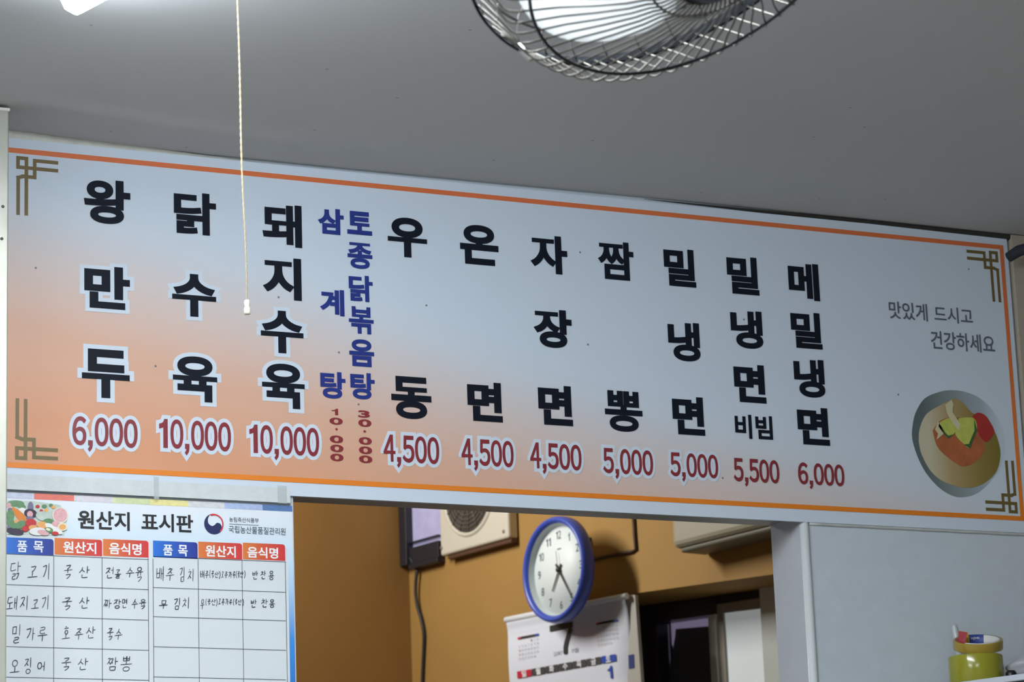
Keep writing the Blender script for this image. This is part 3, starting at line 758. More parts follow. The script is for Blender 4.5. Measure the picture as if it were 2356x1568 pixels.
for row in HW:
    mb = MB()
    for it in row.split('|'):
        ch, a, b, c, d = it.split()
        a, b, c, d = map(float, (a, b, c, d))
        p, q = c6(a, (b + d) / 2), c6(c, (b + d) / 2); t, u = c6((a + c) / 2, b), c6((a + c) / 2, d)
        write(mb, ch, (p.x, q.x, u.z, t.z), .00115 if (c - a) > 36 else .0009, wall_plane(PL(3)), rnd)
    obj('handwriting', mb, PEN, poster)
# clear adhesive tape over the poster's top edge
tape_m = mat('clear_tape', (214, 222, 222), .35, alpha=.3, bump=.3, bscale=300)
def strip(x0, y0, x1, y1, label, h=None):
    a, b = on_wall(x0, y0), on_wall(x1, y1)
    m = MB(); m.box(a.x, b.x, -.0079, -.0074, min(a.z, b.z), max(a.z, b.z))
    return tag(obj('adhesive_tape', m, tape_m, loc=(a.x, 0, b.z)), label, 'tape', 'clear tapes holding the origin notice')
a_, b_ = on_wall(18, 1089, -.0066), on_wall(668, 1160, -.0066)
mb = MB(); mb.box(SL - .012, b_.x, -.0072, -.0062, b_.z + .002, a_.z)
tag(obj('woven_tape_strip', mb, mat('woven_white', (206, 212, 212), .7, noise=.12, scale=70, bump=.5, bscale=420), loc=(SL, 0, b_.z)), 'wide white woven tape strip between the menu board and the origin notice', 'tape')
strip(350, 1098, 362, 1150, 'short vertical clear tape over the middle top edge of the origin notice')
strip(634, 1118, 656, 1160, 'short vertical clear tape over the right top corner of the origin notice')

# ================================================================== THINGS OF THE DINING ROOM
# metal post at the left edge, up to the ceiling
pt = on_level(21, 243, CEIL); 
post = thing('metal_post', (pt.x - 0.04, pt.y, 0), 'scuffed cream metal post standing at the left end of the menu board', 'post')
PM = mat('cream_enamel', (176, 176, 164), 0.35, metal=0.35, noise=0.14, scale=16, bump=0.1, bscale=60)
mb = MB(); mb.box(pt.x - 0.08, pt.x, pt.y, pt.y + 0.045, 0, CEIL - 0.005); obj('column', mb, PM, post, bevel=0.002)
mb = MB(); mb.box(pt.x - 0.081, pt.x + 0.001, pt.y - 0.001, pt.y + 0.046, CEIL - 0.008, CEIL - 0.004); obj('top_plate', mb, mat('white_putty', (226, 226, 218), .7), post)
sc = on_wall(6.5, 475)
for (qx, qy) in ((6.5, 475), (4, 549)):
    r = ray(qx, qy); t_ = (pt.y - EYE.y) / r.y; c = EYE + r * t_
    mb = MB(); mb.lathe(c, (0, -1, 0), (1, 0, 0), [(0.0, 0.0022), (0.0016, 0.002), (0.0022, 0.0008), (0.0022, -.001)], 14); obj('screw', mb, mat('screw_steel', (120, 120, 116), .4, metal=.8), post)

# LED batten on the ceiling, upper left
lz = CEIL - 0.05
a0, a1 = on_level(127, 20, lz), on_level(188, 36, lz)
b0 = on_level(153, 0, lz); b1 = on_level(251, 0, lz)
dirn = ((b1 - a1).normalized() * 0.75 + (b0 - on_level(131, 10, lz)).normalized() * 0.25); dirn.z = 0; dirn.normalize()
side = Vector((dirn.y, -dirn.x, 0))
mid = (a0 + a1) / 2
wid = abs((a1 - a0).dot(side)) / 2 * 0.98
if (a1 - a0).dot(side) < 0: side = -side
LEN = 1.2
lamp = thing('ceiling_lamp', (mid.x, mid.y, CEIL), 'glowing white LED batten lamp on the ceiling at the upper left', 'lamp')
def capsule(hz, z0, z1, w, inset=0.0, n=8):
    prof = []
    for s, t0 in ((-1, 0), ):
        pass
    pts = []
    r = w * 0.55
    # rounded rectangle: start end at 0, far end at LEN
    for cx, cy, a in ((LEN - r, w - r, 0), (r, w - r, 90), (r, -(w - r), 180), (LEN - r, -(w - r), 270)):
        for k in range(n + 1):
            t = math.radians(a + 90 * k / n); pts.append((cx + r * math.cos(t), cy + r * math.sin(t)))
    m = MB(); lay = []
    for z, ins in ((z1, 0.0), ((z0 + z1) / 2, 0.0), (z0 + (z1 - z0) * .15, .006), (z0, .016)):
        lay.append([mid + dirn * (p[0] if p[0] < LEN / 2 else p[0]) * 1.0 + side * p[1] * (1 - ins / w) + dirn * (ins * (1 if p[0] < LEN / 2 else -1)) + Vector((0, 0, z - mid.z)) for p in pts])
    N = len(pts)
    vs = [v for l in lay for v in l]
    fs = [(i * N + k, i * N + (k + 1) % N, (i + 1) * N + (k + 1) % N, (i + 1) * N + k) for i in range(len(lay) - 1) for k in range(N)]
    m.mesh(vs, fs, 0, True); m.poly(lay[-1]); m.poly(lay[0][::-1])
    return m
LED = mat('led_diffuser', (250, 252, 255), .4, emit=(236, 245, 255), estr=46.0)
obj('diffuser', capsule(0, CEIL - 0.058, CEIL - 0.006, wid), LED, lamp)
al = area('ceiling_lamp_light', tuple(mid + dirn * LEN / 2 + Vector((0, 0, CEIL - .060 - mid.z))), tuple(mid + dirn * LEN / 2 + Vector((0, 0, -2))), wid * 1.5, LEN * .92, 10, (0.93, 0.97, 1.0))
al.rotation_euler = (0, 0, math.atan2(dirn.y, dirn.x) - math.pi / 2); al.parent = lamp; al.location = Vector(al.location) - lamp.location
mb = MB(); q = lambda u, v, z: mid + dirn * u + side * v + Vector((0, 0, z - mid.z))
mb.hexa([q(.04, -wid * .7, CEIL - .0055), q(LEN - .04, -wid * .7, CEIL - .0055), q(LEN - .04, wid * .7, CEIL - .0055), q(.04, wid * .7, CEIL - .0055), q(.04, -wid * .7, CEIL - .001), q(LEN - .04, -wid * .7, CEIL - .001), q(LEN - .04, wid * .7, CEIL - .001), q(.04, wid * .7, CEIL - .001)])
obj('base_plate', mb, mat('lamp_base_white', (225, 228, 230), .4), lamp)

# pull cord with a plastic end piece
ct = on_level(545, -40, CEIL - 0.004); dpt = (ct - EYE).dot(cam_to_world(Vector((0, 0, 1))))
cb = at_depth(567, 692, dpt)
cord = thing('pull_cord', (ct.x, ct.y, ct.z), 'thin cream pull cord hanging from the ceiling in front of the menu board', 'cord')
mb = MB(); N = 160
path = [ct.lerp(cb, k / N) + Vector((0.0014 * math.sin(k / N * 9) * (k / N), 0, 0)) for k in range(N + 1)]
for tw in (0, math.pi):
    mb.tube([p + Vector((math.cos(k * .9 + tw), math.sin(k * .9 + tw), 0)) * 0.0006 for k, p in enumerate(path)], [0.00082 * (1.0 if k < 100 else 1.0 - .35 * (k - 100) / 60) for k in range(N + 1)], 6)
obj('string', mb, mat('cream_string', (146, 134, 106), .9), cord)
mb = MB(); ex = path[-1]; dn_ = Vector((0.02, 0, -1)).normalized()
mb.lathe(ex, dn_, (1, 0, 0), [(0.0, -.001), (.0028, -.001), (.0036, .001), (.0038, .006), (.0029, .0075), (.0038, .009), (.0042, .0160), (.0036, .0172), (.0, .0172)], 20)
obj('pull_bead', mb, mat('yellowed_plastic', (206, 204, 184), .35, trans=.25), cord)

# ------------------------------------------------------------------ orbit fan
FD = F_PX / 2355.0
fc = at_depth(1613, -156, FD)
ax2 = (0.497, 0.868); q_, s_ = 0.539, 0.842
FN = cam_to_world(Vector((s_ * ax2[0], s_ * ax2[1], -q_))).normalized()
FA = cam_to_world(Vector((q_ * ax2[0], q_ * ax2[1], s_))); FA = (FA - FN * FA.dot(FN)).normalized()
FB = cam_to_world(Vector((-ax2[1], ax2[0], 0))); FB = (FB - FN * FB.dot(FN) - FA * FB.dot(FA)).normalized()
def fp(r, deg, h):
    t = math.radians(deg); return fc + (FA * math.cos(t) + FB * math.sin(t)) * r + FN * h
fan = thing('ceiling_fan', tuple(fc), 'chrome wire caged fan with white blades hanging from the ceiling at top', 'fan')
CHROME = mat('chrome_wire', (104, 102, 96), .32, metal=1.0)
REARW = mat('dull_chrome_wire', (72, 72, 70), .5, metal=1.0)
DARKM = mat('dark_chrome', (70, 72, 76), .3, metal=1.0)
mb = MB(); NW = 70
prof = [(.050, .0485, 0), (.062, .0470, 0), (.070, .0450, 0), (.0755, .0420, .5), (.082, .0385, 1.5), (.100, .0330, 3.5), (.130, .0215, 6.5), (.160, .010, 9), (.186, .0012, 10), (.199, -.004, 10.2), (.2055, -.0080, 10.5), (.2085, -.0115, 11), (.2100, -.016, 11.8), (.2125, -.026, 13.2), (.218, -.044, 15.5), (.2235, -.058, 17)]
for k in range(NW):
    a = 360 * k / NW + 1.0
    mb.tube([fp(r, a + tw - 10, h) for r, h, tw in prof], .00115, 6)
fg = obj('front_guard', mb, CHROME, fan)
mb = MB(); mb.tube([fp(.186, 5 * k, 0.0022) for k in range(72)], .0019, 8, closed=True); obj('guard_ring', mb, DARKM, fg)
mb = MB()
for r, h in ((.075, .0405), (.052, .0478)): mb.tube([fp(r, 7.5 * k, h - .0022) for k in range(48)], .0014, 6, closed=True)
obj('boss_ring', mb, CHROME, fg)
mb = MB(); mb.lathe(fc, FN, FA, [(.0, .060), (.02, .0595), (.040, .056), (.049, .050), (.050, .0465), (.0, .0460)], 48); obj('guard_badge', mb, mat('dark_badge', (40, 46, 58), .35), fg)
# rim band
mb = MB(); mb.lathe(fc, FN, FA, [(.2240, -.054), (.2262, -.053), (.2272, -.059), (.2262, -.066), (.2240, -.065), (.2240, -.054)], 96); obj('rim_band', mb, mat('rim_grey', (20, 23, 28), .9, spec=.1), fan)
mb = MB()
for k in range(35):
    a = 360 * k / 35 + 3.5
    mb.tube([fp(r, a + tw, h) for r, h, tw in ((.2225, -.060, 0), (.219, -.075, 0), (.208, -.092, -.5), (.18, -.108, -2), (.14, -.118, -4), (.10, -.124, -6), (.065, -.126, -8))], .00085, 6)
bg = obj('rear_guard', mb, REARW, fan)
mb = MB()
for r, h in ((.212, -.088), (.15, -.1165)): mb.tube([fp(r, 5 * k, h) for k in range(72)], .0017, 6, closed=True)
obj('guard_ring', mb, REARW, bg)
# blades
BW = mat('white_blade_plastic', (240, 242, 240), .4)
_nt = BW.node_tree; _tr = _nt.nodes.new('ShaderNodeBsdfTranslucent'); _tr.inputs['Color'].default_value = (.92, .94, .95, 1)
_mx = _nt.nodes.new('ShaderNodeMixShader'); _mx.inputs[0].default_value = .45
_nt.links.new(_nt.nodes['Principled BSDF'].outputs[0], _mx.inputs[1]); _nt.links.new(_tr.outputs[0], _mx.inputs[2])
_nt.links.new(_mx.outputs[0], _nt.nodes['Material Output'].inputs[0])
for b in range(3):
    m = MB(); NR, NA = 12, 18; grid = []
    for i in range(NR + 1):
        r = .040 + (.187 - .040) * i / NR
        row = []
        w0 = 12 + 2 * (i / NR); w1 = 112 - 18 * (1 - i / NR)
        for j in range(NA + 1):
            u = j / NA
            rr_ = r * (1 - (0.06 * max(0, (abs(u - .5) - .36) / .14) ** 2 if i > NR * .6 else 0))
            a = w0 + (w1 - w0) * u + 120 * b
            hgt = -.045 + .026 * (u - .5) * (.5 + .5 * i / NR) + .004 * math.sin(u * math.pi)
            row.append((rr_, a, hgt))
        grid.append(row)
    top = [fp(*p) for row in grid for p in row]; bot = [fp(p[0], p[1], p[2] - .0022) for row in grid for p in row]
    n = NA + 1; T = len(top)
    fs = [(i * n + j, i * n + j + 1, (i + 1) * n + j + 1, (i + 1) * n + j) for i in range(NR) for j in range(NA)]
    fs2 = [tuple(T + x for x in f[::-1]) for f in fs]
    rim = [i * n for i in range(NR + 1)]; loop = list(range(n)) + [i * n + NA for i in range(1, NR + 1)] + [NR * n + j for j in range(NA - 1, -1, -1)] + [i * n for i in range(NR - 1, 0, -1)]
    fs3 = [(loop[k], loop[(k + 1) % len(loop)], T + loop[(k + 1) % len(loop)], T + loop[k]) for k in range(len(loop))]
    m.mesh(top + bot, fs + fs2 + fs3, 0, True)
    obj('blade', m, BW, fan)
mb = MB(); mb.lathe(fc, FN, FA, [(.0, -.018), (.025, -.02), (.038, -.028), (.042, -.04), (.042, -.065), (.0, -.065)], 40); obj('hub', mb, BW, fan)
mb = MB(); mb.lathe(fc, FN, FA, [(.0, -.070), (.055, -.072), (.068, -.09), (.070, -.12), (.066, -.17), (.045, -.20), (.0, -.205)], 40); obj('motor_housing', mb, mat('motor_white', (208, 212, 210), .4), fan)
mp = fc - FN * .15; top_ = Vector((mp.x, mp.y, CEIL))
mb = MB(); mb.tube([mp, mp + Vector((0, 0, .06)), Vector((mp.x, mp.y, CEIL - .004))], .012, 12); obj('down_rod', mb, mat('motor_white', (208, 212, 210)), fan)
mb = MB(); mb.lathe((mp.x, mp.y, CEIL - .001), (0, 0, -1), (1, 0, 0), [(.0, 0), (.07, 0), (.07, .02), (.05, .035), (.0, .036)], 32); obj('ceiling_plate', mb, mat('motor_white', (208, 212, 210)), fan)
# chrome clip that holds the two guards together
for a in (66, 186, 306):
    mb = MB()
    c = [fp(.2285, a - .8, -.064), fp(.2285, a + .8, -.064), fp(.2205, a + .8, -.064), fp(.2205, a - .8, -.064), fp(.2230, a - .8, -.036), fp(.2230, a + .8, -.036), fp(.2165, a + .8, -.033), fp(.2165, a - .8, -.033)]
    mb.hexa(c); obj('guard_clip', mb, mat('bright_chrome', (190, 190, 184), .38, metal=1), fan, bevel=.002)

# ------------------------------------------------------------------ dark sleeved pipe end at the far right, beside the sign
a = on_wall(2320, 592, -0.04); b = on_wall(2400, 560, -0.10)
mb = MB(); mb.tube([a, a.lerp(b, .3) + Vector((0, 0, .004)), b, on_wall(2470, 540, -0.2)], [.0085, .0095, .009, .009], 14)
tag(obj('insulated_pipe', mb, mat('black_foam', (34, 38, 48), .8, noise=.2, scale=60), loc=tuple(a)), 'dark foam sleeved pipe end right of the menu board corner', 'pipe')

# ------------------------------------------------------------------ cabinet top with tape rolls, lower right
TY = -0.10
c_l = on_wall(2200, 1567, TY)
ct_z = c_l.z - .001
cab_f = Vector((c_l.x, TY - .0, ct_z))
e_dir = (on_level(2356, 1546, ct_z) - on_level(2190, 1568, ct_z)); e_dir.z = 0; e_dir.normalize()
n_dir = Vector((-e_dir.y, e_dir.x, 0))
if n_dir.y < 0: n_dir = -n_dir
def cab(u, v, z): return cab_f + e_dir * u + n_dir * v + Vector((0, 0, z))
CW = mat('cabinet_grey', (96, 100, 106), .5, noise=.1, scale=12); CT = mat('cabinet_top_white', (196, 202, 210), .4)
cabinet = thing('storage_cabinet', (cab_f.x, cab_f.y, 0), 'grey cabinet with pale top edge under the tape rolls at the lower right', 'cabinet')
DV = 0.125
def cabbox(u0, u1, v0, v1, z0, z1):
    m = MB(); m.hexa([cab(u0, v0, z0), cab(u1, v0, z0), cab(u1, v1, z0), cab(u0, v1, z0), cab(u0, v0, z1), cab(u1, v0, z1), cab(u1, v1, z1), cab(u0, v1, z1)]); return m
obj('top', cabbox(-.03, .50, 0, DV, -.010, 0), CT, cabinet, bevel=.002)
obj('body', cabbox(-.02, .49, .006, DV, -ct_z + .01, -.0102), CW, cabinet, bevel=.003)
# big yellow packing tape roll
tr = ray(2248, 1563); t_ = (ct_z - EYE.z) / tr.z; eb = EYE + tr * t_
hd = Vector((tr.x, tr.y, 0)).normalized()
tc_ = eb + hd * 0.052
scl = F_PX / (tc_ - EYE).dot(cam_to_world(Vector((0, 0, 1))))
R1 = 62.5 / scl; Hh = 64 / scl
roll = thing('packing_tape_roll', tuple(tc_), 'wide yellow packing tape roll standing on the cabinet at the lower right', 'tape roll')
TAPE = mat('yellow_tape', (156, 154, 46), .16, noise=.06, scale=30, trans=.15)
mb = MB(); mb.lathe(tc_, (0, 0, 1), (1, 0, 0), [(R1 * .76, 0.0005), (R1 * .985, 0.0005), (R1, .002), (R1, Hh - .002), (R1 * .985, Hh - .0005), (R1 * .76, Hh - .0005), (R1 * .76, .0005)], 64); obj('wound_tape', mb, TAPE, roll)
mb = MB(); mb.lathe(tc_, (0, 0, 1), (1, 0, 0), [(R1 * .68, 0), (R1 * .758, 0), (R1 * .758, Hh), (R1 * .68, Hh), (R1 * .68, 0)], 48); obj('core', mb, mat('card_core', (170, 150, 112), .8), roll)
# smaller tape roll lying tilted on it, printed core standing proud
up_ = (Vector((0, 0, 1)) * .97 + cam_to_world(Vector((1, 0, 0))) * .05 - hd * .36).normalized()
R2 = 57 / scl
sc_ = tc_ + Vector((0, 0, Hh)) + cam_to_world(Vector((1, 0, 0))) * (8 / scl) + Vector((0, 0, .0115))
small = thing('clear_tape_roll', tuple(sc_), 'small clear tape roll with red, yellow and blue printed core lying on the yellow roll', 'tape roll')
right_ = cam_to_world(Vector((1, 0, 0))); right_ = (right_ - up_ * right_.dot(up_)).normalized()
H2 = 22 / scl
mb = MB(); mb.lathe(sc_, up_, right_, [(R2 * .90, 0), (R2 * .99, 0), (R2, .001), (R2, H2 - .001), (R2 * .99, H2), (R2 * .90, H2), (R2 * .90, 0)], 64)
obj('wound_tape', mb, mat('honey_tape', (176, 150, 58), .2, alpha=.72), small)
cm = [mat('core_red', (160, 30, 36), .5), mat('core_yellow', (214, 172, 26), .5), mat('core_blue', (36, 56, 140), .5), mat('core_white', (206, 204, 198), .5)]
def mf(t):
    t = t % 1
    # angle 0 = right, .25 = far side, .5 = left, .75 = near
    if t < .17 or t > .90: return 3
    if t < .37: return 2
    if t < .62: return 0
    return 3
mb = MB(); mb.lathe(sc_, up_, right_, [(R2 * .80, .0005), (R2 * .885, .0005), (R2 * .885, H2 * 1.04), (R2 * .80, H2 * 1.04), (R2 * .80, .0005)], 72, mfun=mf)
core2 = obj('printed_core', mb, cm, small)
far_ = up_.cross(right_)
mb = MB()
def on_core(u, v):
    a = .545 * math.pi - u / (R2 * .8); return sc_ + (right_ * math.cos(a) + far_ * math.sin(a)) * (R2 * .792) + up_ * v
put(mb, 'Tape', (-.009, .011, H2 * .52, H2 * .92), .02, lambda x, z: on_core(x, z)); obj('core_print', mb, cm[3], core2)
# the red flap of the label sticking up at the left of the core
mb = MB(); lf = sc_ - right_ * R2 * .84 + far_ * R2 * .25
mb.hexa([lf + up_ * .006 - far_ * .006, lf + right_ * .012 + up_ * .006 - far_ * .010, lf + right_ * .012 + up_ * .006 - far_ * .009, lf + up_ * .006 - far_ * .005,
         lf + right_ * .004 + up_ * .028 - far_ * .002, lf + right_ * .017 + up_ * .026 - far_ * .006, lf + right_ * .017 + up_ * .026 - far_ * .005, lf + right_ * .004 + up_ * .028 - far_ * .001])
obj('label_flap', mb, cm[0], small)
mb = MB(); lf2 = lf + right_ * .0125 + far_ * .012
mb.hexa([lf2 + up_ * .006 - far_ * .001, lf2 + right_ * .010 + up_ * .006 - far_ * .001, lf2 + right_ * .010 + up_ * .006, lf2 + up_ * .006,
         lf2 + right_ * .004 + up_ * .024 - far_ * .001, lf2 + right_ * .008 + up_ * .021 - far_ * .001, lf2 + right_ * .008 + up_ * .021, lf2 + right_ * .004 + up_ * .024])
obj('label_flap', mb, cm[1], small)
# translucent plastic stick behind
p0 = tc_ + hd * (R1 + .006) ; 
def at_px_on(px, py, o):      # point on the vertical plane facing the camera through o
    r = ray(px, py); f = Vector((hd.x, hd.y, 0)); t = (o - EYE).dot(f) / r.dot(f); return EYE + r * t
s_top = at_px_on(2195, 1436, p0); s_bot = at_px_on(2207, 1500, p0); s_low = s_bot + (s_bot - s_top) * ((s_bot.z - ct_z - .004) / max(1e-4, s_top.z - s_bot.z))
mb = MB(); mb.tube([s_low, s_bot, s_top.lerp(s_bot, .1), s_top], [.0055, .0055, .0052, .0035], 16)
tag(obj('plastic_stick', mb, mat('milky_plastic', (206, 210, 214), .3, trans=.3), loc=tuple(s_low)), 'milky white plastic stick leaning up behind the tape rolls', 'stick')
# folded grey bag and a black knob-like cap at the right edge
def lump(name, c, rx, ry, rz, m, seed, amp, label, cat, nu=28, nv=18):
    rn = random.Random(seed); ph = [rn.uniform(0, 6.28) for _ in range(6)]
    m_ = MB(); vs = []
    for i in range(nv + 1):
        v = math.pi * i / nv
        for j in range(nu):
            u = 2 * math.pi * j / nu
            k = 1 + amp * (math.sin(3 * u + ph[0]) * math.sin(2 * v + ph[1]) + .6 * math.sin(5 * u + ph[2] + 3 * v) + .5 * math.sin(7 * v + ph[3] + u))
            vs.append(c + right_h * (rx * k * math.sin(v) * math.cos(u)) + hd * (ry * k * math.sin(v) * math.sin(u)) + Vector((0, 0, rz * (k * math.cos(v)))))
    zmin = min(v.z for v in vs); vs = [v + Vector((0, 0, ct_z + .0005 - zmin)) for v in vs]
    fs = [(i * nu + j, i * nu + (j + 1) % nu, (i + 1) * nu + (j + 1) % nu, (i + 1) * nu + j) for i in range(nv) for j in range(nu)]
    m_.mesh(vs, fs, 0, True)
    cc = sum(vs, Vector()) / len(vs)
    return tag(obj(name, m_, m, loc=(cc.x, cc.y, ct_z)), label, cat)
right_h = Vector((hd.y, -hd.x, 0))
bag_c = tc_ + right_h * (128 / scl) + hd * .012
lump('plastic_bag', bag_c, 58 / scl, .022, 28 / scl, mat('grey_film', (170, 172, 176), .4, noise=.15, scale=60), 4, .10, 'crumpled grey white plastic bag beside the yellow tape roll at the right edge', 'bag')
cap_c = tc_ + right_h * (78 / scl) - hd * .018
mb = MB(); cz = Vector((cap_c.x, cap_c.y, ct_z)); mb.lathe(cz, (0, 0, 1), (1, 0, 0), [(0, 0.0005), (.0075, 0.0005), (.0085, .002), (.0085, .012), (.006, .0155), (0, .016)], 28)
tag(obj('bottle_cap', mb, mat('black_plastic', (24, 24, 24), .4), loc=tuple(cz)), 'small round black cap between the yellow tape roll and the grey bag', 'cap')

# ================================================================== THE KITCHEN BEHIND THE HATCH
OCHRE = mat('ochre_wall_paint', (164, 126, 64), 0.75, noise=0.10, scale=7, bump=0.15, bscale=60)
OCHRE2 = mat('ochre_far_shaded', (150, 110, 54), 0.75, noise=0.12, scale=6, bump=0.15, bscale=60)  # darker copy of the ochre: the far wall's shade put into the colour
KTOP = 3.3
s_c, _ = on_k(941, 1290, 0)
# right-hand wall running away from the hatch, with the door recess under a boxed-out head
def k_line(pa, pb, off):
    (s0, z0), (s1, z1) = on_k(*pa, off), on_k(*pb, off)
    return lambda s_: z0 + (z1 - z0) * (s_ - s0) / (s1 - s0)
zb_f = k_line((1462, 1364), (1738, 1326), 0)
s_dl = on_k(1462, 1450, -.2)[0]
s_end = (K_O.y - (WT + .01)) / .98
z_b = max(zb_f(s_dl), zb_f(s_end)) + .02
mb = MB()
mb.kbox(s_c - .25, s_dl, -.35, 0, 0, KTOP)
mb.kslope(s_dl, s_end, -.35, 0, zb_f(s_dl), zb_f(s_end), KTOP, KTOP)
mb.kbox(s_dl, s_end, -.35, -.24, 0, z_b)
struct('wall_kitchen_right', mb, OCHRE)
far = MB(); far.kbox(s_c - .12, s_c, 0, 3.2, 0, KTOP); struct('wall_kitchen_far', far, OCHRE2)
lo = K_O + K_N * 3.2
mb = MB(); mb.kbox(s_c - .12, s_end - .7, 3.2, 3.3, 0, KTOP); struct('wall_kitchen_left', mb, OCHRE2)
mb = MB(); mb.kbox(s_c - .3, s_end + .4, -.35, 3.4, KTOP, KTOP + .06); struct('ceiling_kitchen', mb, mat('kitchen_ceiling', (200, 190, 170), .8))
# lamp of the kitchen, near the far end
kl = kp(s_c + .42, 1.15, K_O.z + .62)
l_ = bpy.data.lights.new('kitchen_lamp', 'AREA'); l_.shape = 'RECTANGLE'; l_.size = .12; l_.size_y = .5; l_.energy = 14.8; l_.color = (1.0, .98, .94)
lo_ = bpy.data.objects.new('kitchen_lamp', l_); COL.objects.link(lo_); lo_.location = kl
lo_.rotation_euler = (kp(.35, .0, K_O.z - .35) - kl).to_track_quat('-Z', 'Y').to_euler()

# door with dark frame in the recess
DO = -.20
zt_f = k_line((1474, 1395), (1764, 1351), DO + .02)
DARKF = mat('dark_door_frame', (34, 36, 46), .35); GREYF = mat('grey_sash', (200, 206, 198), .4, noise=.06, scale=20)
door = MB()
s_d0, s_d1 = on_k(1470, 1480, DO)[0], on_k(1840, 1440, DO)[0]
s_p0, s_p1 = on_k(1526, 1480, DO)[0], on_k(1642, 1480, DO)[0]
zp_f = k_line((1526, 1428), (1638, 1412), DO + .02); z_p = zp_f(s_p1)
door.kslope(s_d0, s_d1, DO - .03, DO + .02, zp_f(s_d0), zp_f(s_d1), zt_f(s_d0), zt_f(s_d1)).kslope(s_d0, s_p0, DO - .03, DO + .0199, 0, 0, zp_f(s_d0), zp_f(s_p0))
do = struct('door_1', door, DARKF, bevel=.002)
s_m0, s_m1 = on_k(1640, 1500, DO + .03)[0], on_k(1671, 1500, DO + .03)[0]
s_w1 = on_k(1764, 1470, DO + .03)[0]; s_r1 = on_k(1786, 1470, DO + .03)[0]
zw0_f, zw1_f = k_line((1674, 1408), (1765, 1397), DO + .034), k_line((1658, 1388), (1766, 1371), DO + .034)
mb = MB(); sm = s_m0 + (s_m1 - s_m0) * .55
mb.kbox(s_m0, sm, DO + .021, DO + .040, 0, zw0_f(sm)); obj('door_sash', mb, GREYF, do, bevel=.002)
mb = MB(); mb.kslope(sm, s_m1, DO + .021, DO + .034, 0, 0, zw1_f(sm), zw1_f(s_m1)); mb.kslope(s_m1, s_w1, DO + .021, DO + .034, zw0_f(s_m1), zw0_f(s_w1), zw1_f(s_m1), zw1_f(s_w1)); obj('door_sash', mb, mat('taupe_sash', (150, 142, 130), .45), do, bevel=.002)
mb = MB(); mb.kbox(s_w1, s_r1 + .03, DO + .021, DO + .045, 0, zw1_f(s_w1) + .03); obj('door_jamb', mb, GREYF, do, bevel=.002)
mb = MB(); mb.kslope(s_m1, s_w1, DO + .022, DO + .028, 0, 0, zw0_f(s_m1), zw0_f(s_w1)); obj('frosted_pane', mb, mat('frosted_white', (214, 220, 220), .3, noise=.04, scale=6, emit=(214, 224, 226), estr=.18), do)  # faint glow put into the pane for light coming from behind
# dark glass with the daylit edge of the yard behind it
mb = MB(); mb.kslope(s_p0, s_p1, DO - .02, DO - .016, 0, 0, zp_f(s_p0), zp_f(s_p1)); obj('glass_pane', mb, mat('dark_glass', (120, 120, 128), .1, alpha=.22), do)
LAV = mat('daylit_edge', (150, 140, 166), .6, emit=(190, 176, 214), estr=.27)
mb = MB(); zq = on_k(1600, 1425, DO - .03)[1]; zq2 = on_k(1600, 1436, DO - .03)[1]
sa, sb, sd = on_k(1526, 1460, DO - .03)[0], on_k(1552, 1460, DO - .03)[0], on_k(1640, 1425, DO - .03)[0]
z1_ = on_k(1530, 1480, DO - .03)[1]; z2_ = on_k(1535, 1545, DO - .03)[1]
pl = [(sa, zp_f(sa)), (sd, zp_f(sd)), (sd - .012, zp_f(sd) - .018), (sb + .004, zq2), (sb, z1_ + .012), (sa + (sb - sa) * .45, z1_ - .05), (sa + (sb - sa) * .3, z2_), (sa, z2_ - .03)]
fr = [kp(s, DO - .027, z) for s, z in pl]; bk = [kp(s, DO - .031, z) for s, z in pl]
flat(mb, fr); flat(mb, bk[::-1])
for k in range(len(fr)): mb.poly([fr[k], fr[(k + 1) % len(fr)], bk[(k + 1) % len(fr)], bk[k]])
obj('daylight_gap', mb, LAV, do)
mb = MB(); mb.kbox(s_p0 - .02, s_p1 + .05, DO - .038, DO - .033, 0, z_p + .02); obj('unlit_backing', mb, mat('unlit_space', (34, 32, 36), .8), do)  # dark sheet stands for the unlit space behind the glass

# window in the far corner
win = MB(); W0, Wz = on_k(941, 1295, 0), on_k(945, 1300, 0)
s_w0 = s_c + .001; s_wr = on_k(1016, 1280, 0.012)[0]; zwb = on_k(975, 1293, .012)[1]
z_a = on_k(970, 1239, .02)[1]; z_bb = on_k(970, 1243, .02)[1]; z_cc = on_k(970, 1253, .02)[1]
s_v = on_k(941, 1230, .02)[0]
FRM = mat('window_black', (40, 38, 46), .4, noise=.1, scale=20)
win.kbox(s_w0, s_v, .001, .03, zwb, KTOP - .4)
win.kbox(s_v, s_wr, .001, .022, zwb, z_cc).kbox(s_v, s_wr, .001, .022, z_bb, z_a).kbox(s_v, s_wr, .001, .026, zwb - .012, zwb)
win.kbox(s_wr, s_wr + .9, .001, .022, KTOP - .45, KTOP - .4)
wo = struct('window_1', win, FRM, bevel=.002)
mb = MB(); mb.kbox(s_v, s_wr, .001, .008, z_cc, KTOP - .45); obj('window_pane', mb, mat('dusty_lit_pane', (150, 148, 176), .5, noise=.3, scale=30, emit=(184, 180, 220), estr=.27), wo)

